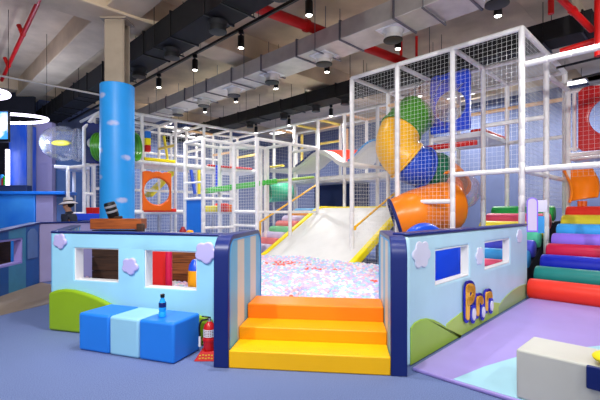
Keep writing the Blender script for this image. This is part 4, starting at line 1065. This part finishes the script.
for i, (px, m) in enumerate(((1, 'amber'), (3, 'red'), (5, 'leaf'), (2, 'roller_sky'))):
    p = at(px, 178, 12.8)
    tag(MB().lathe(V(p.x, 12.8, 2.351), [(.05, 0), (.06, .02), (.06, .16 + .05 * i), (.03, .2 + .05 * i)], 12).build('toy_figure', m, smooth=True), '%s toy on the cabinet behind the counter' % ('amber', 'red', 'green', 'sky blue')[i], 'toy', 'toys on the cabinet')
tv = thing('ceiling_screen', 'lit flat screen hanging from the ceiling at the picture edge', 'screen', V(-7.1, 9.0, 3.05))
MB().box(-7.72, 9.0, 3.08, at(8.3, 0, 9).x, 9.07, 3.78).build('screen_case', 'p_black', tv, bevel=.01)
MB().box(-7.69, 8.994, 3.14, at(7.7, 0, 9).x, 9.001, 3.755).build('screen_face', 'screen', tv)
MB().tube([V(-7.1, 9.05, 3.7), V(-7.1, 9.05, CZ)], .03, 10).build('ceiling_pole', 'black', tv, smooth=True)
def ring_lamp(c, rx, ry, r, label):
    root = thing('ring_lamp', label, 'ceiling lamp', c)
    MB().tube([c + V(math.cos(2 * PI * i / 48) * rx, math.sin(2 * PI * i / 48) * ry, 0) for i in range(49)], r, 10, False).build('ring_tube', 'ring', root, smooth=True)
    for k in range(3):
        a = 2 * PI * k / 3 + .5; MB().tube([c + V(math.cos(a) * rx, math.sin(a) * ry, .02), V(c.x + math.cos(a) * rx, c.y + math.sin(a) * ry, CZ)], .006, 6).build('hanging_wire', 'black', root)
ring_lamp(at(2, 118.5, 10.2), 1.12, .52, .036, 'large glowing ring lamp hanging behind the lit screen')
ring_lamp(at(-22, 93, 9.0), .62, .40, .055, 'smaller glowing ring lamp higher up at the picture edge')

# ------------------------------------------------------------------ person
pc0 = V(at(69, 212, 9.35).x, 9.35, 0)
def skin_body(name, nodes, edges, m, parent, root_key, sub=1):
    me = bpy.data.meshes.new(name); ks = list(nodes); ix = {k: i for i, k in enumerate(ks)}
    org = Vector(parent['_w']) if parent is not None else Vector((0, 0, 0))
    me.from_pydata([Vector(nodes[k][0]) + pc0 - org for k in ks], [(ix[a], ix[b]) for a, b in edges], [])
    o = bpy.data.objects.new(name, me); COL.objects.link(o); o.parent = parent; o['_w'] = tuple(org)
    o.modifiers.new('skin', 'SKIN'); o.modifiers['skin'].use_smooth_shade = True
    if not me.skin_vertices: raise RuntimeError('no skin layer')
    for k in ks:
        sv = me.skin_vertices[0].data[ix[k]]; rr = nodes[k][1]; sv.radius = rr if isinstance(rr, tuple) else (rr, rr); sv.use_root = (k == root_key)
    s = o.modifiers.new('sub', 'SUBSURF'); s.levels = sub; s.render_levels = sub
    me.materials.append(M[m]); return o
# faces -x (towards the wagon); x = forward axis negative, y = side axis
pr = thing('person', 'person in dark uniform and pale brimmed hat standing behind the wagon wall', 'person', pc0)
nb = {'pel': ((0, 0, .98), (.15, .12)), 'bel': ((0, 0, 1.12), (.14, .115)), 'che': ((.01, 0, 1.32), (.165, .125)), 'nek0': ((.01, 0, 1.46), .07), 'nek': ((-.01, 0, 1.53), .065), 'jaw': ((-.045, 0, 1.60), (.08, .085)),
      'hed': ((-.03, 0, 1.67), (.085, .095)), 'top': ((-.01, 0, 1.745), (.07, .075)), 'nos': ((-.135, 0, 1.635), .014)}
eb = [('pel', 'bel'), ('bel', 'che'), ('che', 'nek0'), ('nek0', 'nek'), ('nek', 'jaw'), ('jaw', 'hed'), ('hed', 'top'), ('hed', 'nos')]
nc = {'pel': ((0, 0, .97), (.168, .14)), 'bel': ((0, 0, 1.12), (.16, .135)), 'che': ((.01, 0, 1.32), (.185, .145)), 'nek0': ((.01, 0, 1.46), .11), 'col': ((-.005, 0, 1.525), .085)}
ec = [('pel', 'bel'), ('bel', 'che'), ('che', 'nek0'), ('nek0', 'col')]
for s_, sg in (('l', 1), ('r', -1)):
    fwd = -.06 if sg > 0 else .04
    nb.update({s_ + 'sh': ((.01, .17 * sg, 1.40), .055), s_ + 'el': ((.04, .23 * sg, 1.13), .042), s_ + 'wr': ((-.05, .24 * sg, .90), .028), s_ + 'pa': ((-.075, .24 * sg, .83), (.036, .018)),
               s_ + 'hi': ((0, .09 * sg, .90), .085), s_ + 'kn': ((fwd * .6, .10 * sg, .50), .055), s_ + 'an': ((fwd, .10 * sg, .09), .038), s_ + 'to': ((fwd - .17, .11 * sg, .035), (.035, .03))})
    eb += [('che', s_ + 'sh'), (s_ + 'sh', s_ + 'el'), (s_ + 'el', s_ + 'wr'), (s_ + 'wr', s_ + 'pa'), ('pel', s_ + 'hi'), (s_ + 'hi', s_ + 'kn'), (s_ + 'kn', s_ + 'an'), (s_ + 'an', s_ + 'to')]
    for fi, (dx, ln) in enumerate(((-.03, .07), (-.012, .08), (.008, .075), (.026, .06))):
        a = (-.082 + dx, .24 * sg, .785); b = (-.088 + dx, .238 * sg, .785 - ln * .5); c_ = (-.083 + dx, .228 * sg, .785 - ln)
        nb[s_ + 'f%da' % fi] = (a, .010); nb[s_ + 'f%db' % fi] = (b, .009); nb[s_ + 'f%dc' % fi] = (c_, .008)
        eb += [(s_ + 'pa', s_ + 'f%da' % fi), (s_ + 'f%da' % fi, s_ + 'f%db' % fi), (s_ + 'f%db' % fi, s_ + 'f%dc' % fi)]
    nb[s_ + 'tha'] = ((-.105, .225 * sg, .835), .011); nb[s_ + 'thb'] = ((-.125, .215 * sg, .80), .009); eb += [(s_ + 'pa', s_ + 'tha'), (s_ + 'tha', s_ + 'thb')]
    nc.update({s_ + 'sh': ((.01, .175 * sg, 1.40), .072), s_ + 'el': ((.04, .235 * sg, 1.13), .058), s_ + 'wr': ((-.045, .243 * sg, .93), .046),
               s_ + 'hi': ((0, .092 * sg, .88), .105), s_ + 'kn': ((fwd * .6, .10 * sg, .50), .078), s_ + 'an': ((fwd, .10 * sg, .10), .068)})
    ec += [('che', s_ + 'sh'), (s_ + 'sh', s_ + 'el'), (s_ + 'el', s_ + 'wr'), ('pel', s_ + 'hi'), (s_ + 'hi', s_ + 'kn'), (s_ + 'kn', s_ + 'an')]
skin_body('body', nb, eb, 'skin', pr, 'pel', 2)
skin_body('uniform', nc, ec, 'uniform', pr, 'pel', 2)
MB().sphere(pc0 + V(.02, 0, 1.70), .1, 16, 10, (1.0, .92, 1.0)).build('hair', 'hair', pr, smooth=True)
mb = MB()
for sg in (1, -1): mb.sphere(pc0 + V(-.112, .035 * sg, 1.662), .012, 8, 6)
mb.build('eyes', 'p_black', pr, smooth=True)
mb = MB()
for sg in (1, -1): mb.sphere(pc0 + V(.0, .092 * sg, 1.65), .03, 10, 8, (.8, .35, 1.1))
mb.build('ears', 'skin', pr, smooth=True)
MB().bar(pc0 + V(-.108, -.022, 1.60), pc0 + V(-.108, .022, 1.60), .012, .006).build('mouth', 'dark_red', pr)
ha = V(.16, 0, 1).normalized()
MB().lathe(pc0 + V(-.015, 0, 1.715), [(.205, -.028), (.195, -.018), (.13, .02), (.105, .03), (.10, .10), (.08, .125), (.02, .132)], 26, V(-.10, 0, 1)).build('hat', 'straw', pr, smooth=True, angle=60)
lab(MB().lathe(pc0 + V(-.018, 0, 1.748), [(.107, -.01), (.109, -.006), (.106, .02), (.103, .022)], 26, V(-.10, 0, 1)).build('hat_band', 'hair', pr, smooth=True), 'dark hat band')

# ------------------------------------------------------------------ ceiling services
def on_line(c, px): return lineA(c, px)
def duct(name, label, c, w_, z0, z1, pxa, pxb, m, mc, ends, drops, hang, dr=.17):
    a = lineA(c, pxa); b = lineA(c, pxb); n = B * w_
    root = thing(name, label, 'duct', a.lerp(b, .5) + Z * z0)
    MB().obox(a + Z * z0, b - a, n, Z * (z1 - z0)).build('duct_body', m, root, bevel=.01)
    L = (b - a).length; d = (b - a).normalized(); k = 0
    x = .3
    while x < L:
        p = a + d * x; q = MB(); ff = .025
        q.obox(p - B * ff + Z * (z0 - ff), d * .035, B * (w_ + 2 * ff), Z * ff); q.obox(p - B * ff + Z * z1, d * .035, B * (w_ + 2 * ff), Z * ff)
        q.obox(p - B * ff + Z * z0, d * .035, B * ff, Z * (z1 - z0)); q.obox(p + B * w_ + Z * z0, d * .035, B * ff, Z * (z1 - z0))
        q.build('flange', mc, root); x += 1.25
    x = .9
    while x < L:
        p = a + d * x; MB().tube([p + B * -.03 + Z * (z0 - .03), p - B * .03 + Z * CZ], .008, 6).tube([p + B * (w_ + .03) + Z * (z0 - .03), p + B * (w_ + .03) + Z * CZ], .008, 6).bar(p - B * .06 + Z * (z0 - .04), p + B * (w_ + .06) + Z * (z0 - .04), .03, .02).build('hanger', mc, root); x += 2.5
    for px in drops:
        p = lineA(c + w_ * .72, px); p = V(p.x, p.y, z0)
        if m == 'zinc': MB().obox(p - A * .24 - B * .24 - Z * .021, A * .48, B * .48, Z * .02).build('diffuser_plate', 'p_white', root, bevel=.004)
        o = MB().lathe(p - Z * .2, [(dr, 0), (dr * 1.0, .09), (dr * .95, .1), (dr * 1.25, .178)], 22).build('diffuser', m, root, smooth=True, angle=50)
        MB().lathe(p - Z * .215, [(dr * .7, 0), (dr * 1.08, .008), (dr * 1.08, .03), (dr * .98, .032)], 22).build('diffuser_rim', 'black' , o, smooth=True, angle=50)
    return root
duct('air_duct', 'long galvanised air duct with pale underside and round diffusers', 8.92, .78, 5.0, 5.36, 80, 640, 'zinc', 'zinc_dark', 1, (178, 204, 234, 272, 324, 393, 497), 1)
duct('air_duct', 'thick black air duct crossing above the blue column', 5.36, .60, 4.98, 5.46, 20, 480, 'blackduct', 'black', 1, (139, 172, 218, 280), 1, .15)
duct('air_duct', 'black air duct in front of the far blue wall above the frames', 13.3, .6, 5.02, 5.42, 150, 592, 'blackduct', 'black', 1, (225, 250, 284, 316, 345), 1, .13)
# red pipes
def pipe(label, pts, r, joints=()):
    root = thing('sprinkler_pipe', label, 'pipe', Vector(pts[0]))
    MB().tube(pts, r, 14).build('pipe_run', 'redpipe', root, smooth=True)
    for f in joints:
        a, b = Vector(pts[0]), Vector(pts[1]); p = a.lerp(b, f); d = (b - a).normalized(); MB().tube([p - d * .04, p + d * .04], r * 1.25, 14).build('pipe_joint', 'redpipe', root, smooth=True)
    return root
pa, pb = at(245, 3, 7.85), at(405, 62, 10.9); dd = pb - pa
pr_ = pipe('thick red pipe passing over the galvanised duct', [pa - dd * .5, pb + dd * .3], .11, (.2, .45, .62))
MB().tube([pa + dd * .42 + V(0, -.1, 0), V((pa + dd * .42).x, (pa + dd * .42).y - .1, CZ)], .01, 6).build('pipe_hanger', 'zinc_dark', pr_)
la, lb_ = at(42, -6, 7.5), at(2, 80, 12.0); lb_.z = la.z
lb_ = V(-9.25, 12.4, la.z)
lp_ = pipe('thin red sprinkler pipe running under the dark ceiling', [la, lb_], .045, (.35, .75))
for f in (.35, .75): p = la.lerp(lb_, f); MB().tube([p + V(.0, 0, 0), p + V(-.1, 0, .22)], .05, 10).build('pipe_joint', 'redpipe', lp_, smooth=True)
ra = at(551, -8, 7.2); pipe('short red drop pipe above the tall netted tower', [at(551, 14, 7.2), V(at(551, 14, 7.2).x, 7.2, CZ)], .05)
pipe('slanting red pipe near the end of the far black duct', [at(552, -10, 6.6), at(592, 30, 7.2)], .055, (.5,))
pipe('upright red pipe at the picture edge', [at(599, 56, 6.9), V(at(599, 8, 6.9).x, 6.9, CZ)], .07)
pipe('level red pipe behind the upright red pipe', [at(560, 52, 7.6), at(604, 38, 7.2)], .06)
pipe('red pipe stub above the tower with the spiral slide', [at(401, 56, 10.6), V(at(401, 56, 10.6).x, 10.6, CZ)], .04)
pipe('second red pipe stub next to the spotlight above the spiral slide', [at(416.5, 57, 10.6), V(at(416.5, 57, 10.6).x, 10.6, CZ)], .035)
# conduits and cables
tag(MB().tube([at(-30, 70, 8.2), at(75, 90, 8.6), at(100, 95, 8.7)], .02, 8).build('conduit', 'zinc', smooth=True), 'thin pale conduit crossing the dark ceiling beside the column', 'conduit')
tag(MB().tube([at(556, 68, 8.4), at(606, 56, 8.0)], .025, 8).build('cable_run', 'black', smooth=True), 'upper black cable crossing the blue wall beside the tower', 'cable')
tag(MB().tube([at(572, 80, 8.6), at(606, 72, 8.3)], .025, 8).build('cable_run', 'black', smooth=True), 'lower black cable crossing the blue wall beside the tower', 'cable')
# track lights
LAMPS = []
SPOTN = {0: 'front', 1: 'rear'}
def track(label, c, z, pxa, pxb, spots):
    a = lineA(c, pxa) + Z * z; b = lineA(c, pxb) + Z * z
    root = thing('light_track', label, 'lighting track', a.lerp(b, .5))
    MB().bar(a, b, .05, .06).build('track_rail', 'black', root)
    L = (b - a).length; x = .8; mb = MB()
    while x < L: p = a + (b - a) * (x / L); mb.tube([p, V(p.x, p.y, CZ)], .006, 6); x += 2.2
    mb.build('track_rods', 'black', root)
    for i, (px, txt) in enumerate(spots):
        p = lineA(c, px) + Z * (z - .03)
        q = p - Z * .07
        ro_ = thing('track_spotlight', txt, 'spotlight', q - Z * .30, 'black ceiling spotlights')
        MB().box(p.x - .05, p.y - .03, p.z - .07, p.x + .05, p.y + .03, p.z).tube([q, q - Z * .06], .02, 8).build('mount', 'black', ro_)
        MB().lathe(q - Z * .30, [(.062, 0), (.068, .004), (.068, .24), (.06, .25)], 18).build('lamp_housing', 'black', ro_, smooth=True, angle=50)
        MB().lathe(q - Z * .306, [(.05, 0), (.054, .003), (.054, .0055)], 18).build('lamp_lens', 'lamp', ro_)
        LAMPS.append(q - Z * .33)
track('black lighting track between the thick black duct and the galvanised duct', 7.15, 5.34, 60, 520,
      [(159, 'black spotlight farthest along the nearer lighting track'), (195, 'black spotlight second farthest along the nearer track'), (241, 'black spotlight on the nearer track beside the black duct end'), (309, 'black spotlight near the picture top beside the red pipe'), (420, 'added black spotlight on the nearer track above the frame of view')])  # last spot added out of view for its light
track('black lighting track behind the galvanised duct', 10.5, 5.34, 100, 640,
      [(170, 'black spotlight farthest behind the galvanised duct'), (205, 'black spotlight behind the duct above the lower netted frame'), (236, 'black spotlight behind the duct, third from the far end'), (276, 'black spotlight behind the duct beside its middle diffuser'), (327, 'black spotlight below the duct just before the red pipe'), (398, 'black spotlight above the red pipe stubs at the netted tower'), (498, 'black spotlight over the tallest corner of the netted tower'), (585, 'black spotlight behind the galvanised duct above the rollers')])
track('added unseen black lighting track over the ball pit side nearest the visitor', 3.4, 5.34, 100, 640,  # track and its spots added out of view to light the front
      [(160, 'added black spotlight on the front track beside the column'), (230, 'added black spotlight on the front track above the bench'), (330, 'added black spotlight on the front track above the steps'), (480, 'added black spotlight on the front track above the lavender mat')])
track('black lighting track running along the far black duct', 14.6, 5.15, 180, 480,
      [(256, 'black spotlight at the far duct beside the frame corner'), (289, 'black spotlight at the far duct above the wavy bridge start'), (331, 'black spotlight at the far duct above the wavy bridge'), (420, 'black spotlight at the far duct behind the netted tower')])
# LED panels over the frames
def led(p, label, L_=1.3):
    root = thing('led_panel', label, 'ceiling lamp', p, 'white panel lamps over the frames')
    MB().obox(p - A * L_ / 2 - B * .22 + Z * .03, A * L_, B * .44, Z * .06).build('lamp_housing', 'p_white', root, bevel=.005)
    MB().obox(p - A * (L_ / 2 - .03) - B * .19 + Z * .02, A * (L_ - .06), B * .38, Z * .012).build('diffuser', 'led', root)
    for f in (.3, -.3): MB().tube([p + A * L_ * f + Z * .09, p + A * L_ * f + Z * (CZ - p.z)], .006, 6).build('hanging_wire', 'black', root)
led(at(573, 84, 12.2), 'white panel lamp glowing behind the tower beside the red ring panel', .7)
led(at(456, 97, 15.2), 'white panel lamp glowing through the tower behind the blue ring panel')
led(at(183, 131, 18.0), 'white panel lamp glowing over the long frame by the upper deck')
led(at(281, 133, 19.5), 'white panel lamp glowing behind the inner frame corner')

# ------------------------------------------------------------------ lights
def spot(p, e_, ang=140, blend=.9, col=(1, .985, .965), rad=.06, tgt=None):
    l = bpy.data.lights.new('spot', 'SPOT'); l.energy = e_; l.spot_size = math.radians(ang); l.spot_blend = blend; l.shadow_soft_size = rad; l.color = col
    o = bpy.data.objects.new('spot', l); COL.objects.link(o); o.location = p
    if tgt is not None: o.rotation_euler = (Vector(tgt) - Vector(p)).to_track_quat('-Z', 'Y').to_euler()
    return o
for p in LAMPS:
    e_ = 60 if p.x < -4.2 else (80 if p.x > .8 else 240) if p.y < 4.5 else 190 if p.x > 4.4 else 210 if p.y > 13.5 or p.x > 3.5 or p.x < -2.2 else 28
    spot(p, e_)
def area(p, e_, sx, sy, col, rot=(0, 0, 0)):
    l = bpy.data.lights.new('area', 'AREA'); l.shape = 'RECTANGLE'; l.size = sx; l.size_y = sy; l.energy = e_; l.color = col
    o = bpy.data.objects.new('area', l); COL.objects.link(o); o.location = p; o.rotation_euler = rot
for px, py, D in ((573, 84, 12.2), (456, 97, 15.2), (183, 131, 18.0), (281, 133, 19.5)):
    p = at(px, py, D); area(p + Z * .0, 220, .6 if px == 573 else 1.2, .36, (1, .98, .95), (0, 0, PI * .75))
def pointl(p, e_, col, r=.1):
    l = bpy.data.lights.new('point', 'POINT'); l.energy = e_; l.color = col; l.shadow_soft_size = r
    o = bpy.data.objects.new('point', l); COL.objects.link(o); o.location = p
pointl(at(2, 118, 10.2) - Z * .3, 45, (.62, .68, 1.0))
for p, e_, tg in ((V(-2.8, .6, 4.9), 800, (-2.6, 7.5, 1.6)), (V(.3, -.8, 4.9), 480, (.6, 9.5, 2.6)), (V(3.2, -.6, 4.9), 800, (5.2, 8.5, 2.2))): spot(p, e_, 105, .9, tgt=tg)  # added front fill spots behind and above the camera, no fixtures
pointl(V(-7.5, 11.2, 3.4), 70, (.6, .75, 1.0))  # added bluish fill for the counter side, no fixture

for o in bpy.data.objects:
    if '_w' in o: del o['_w']
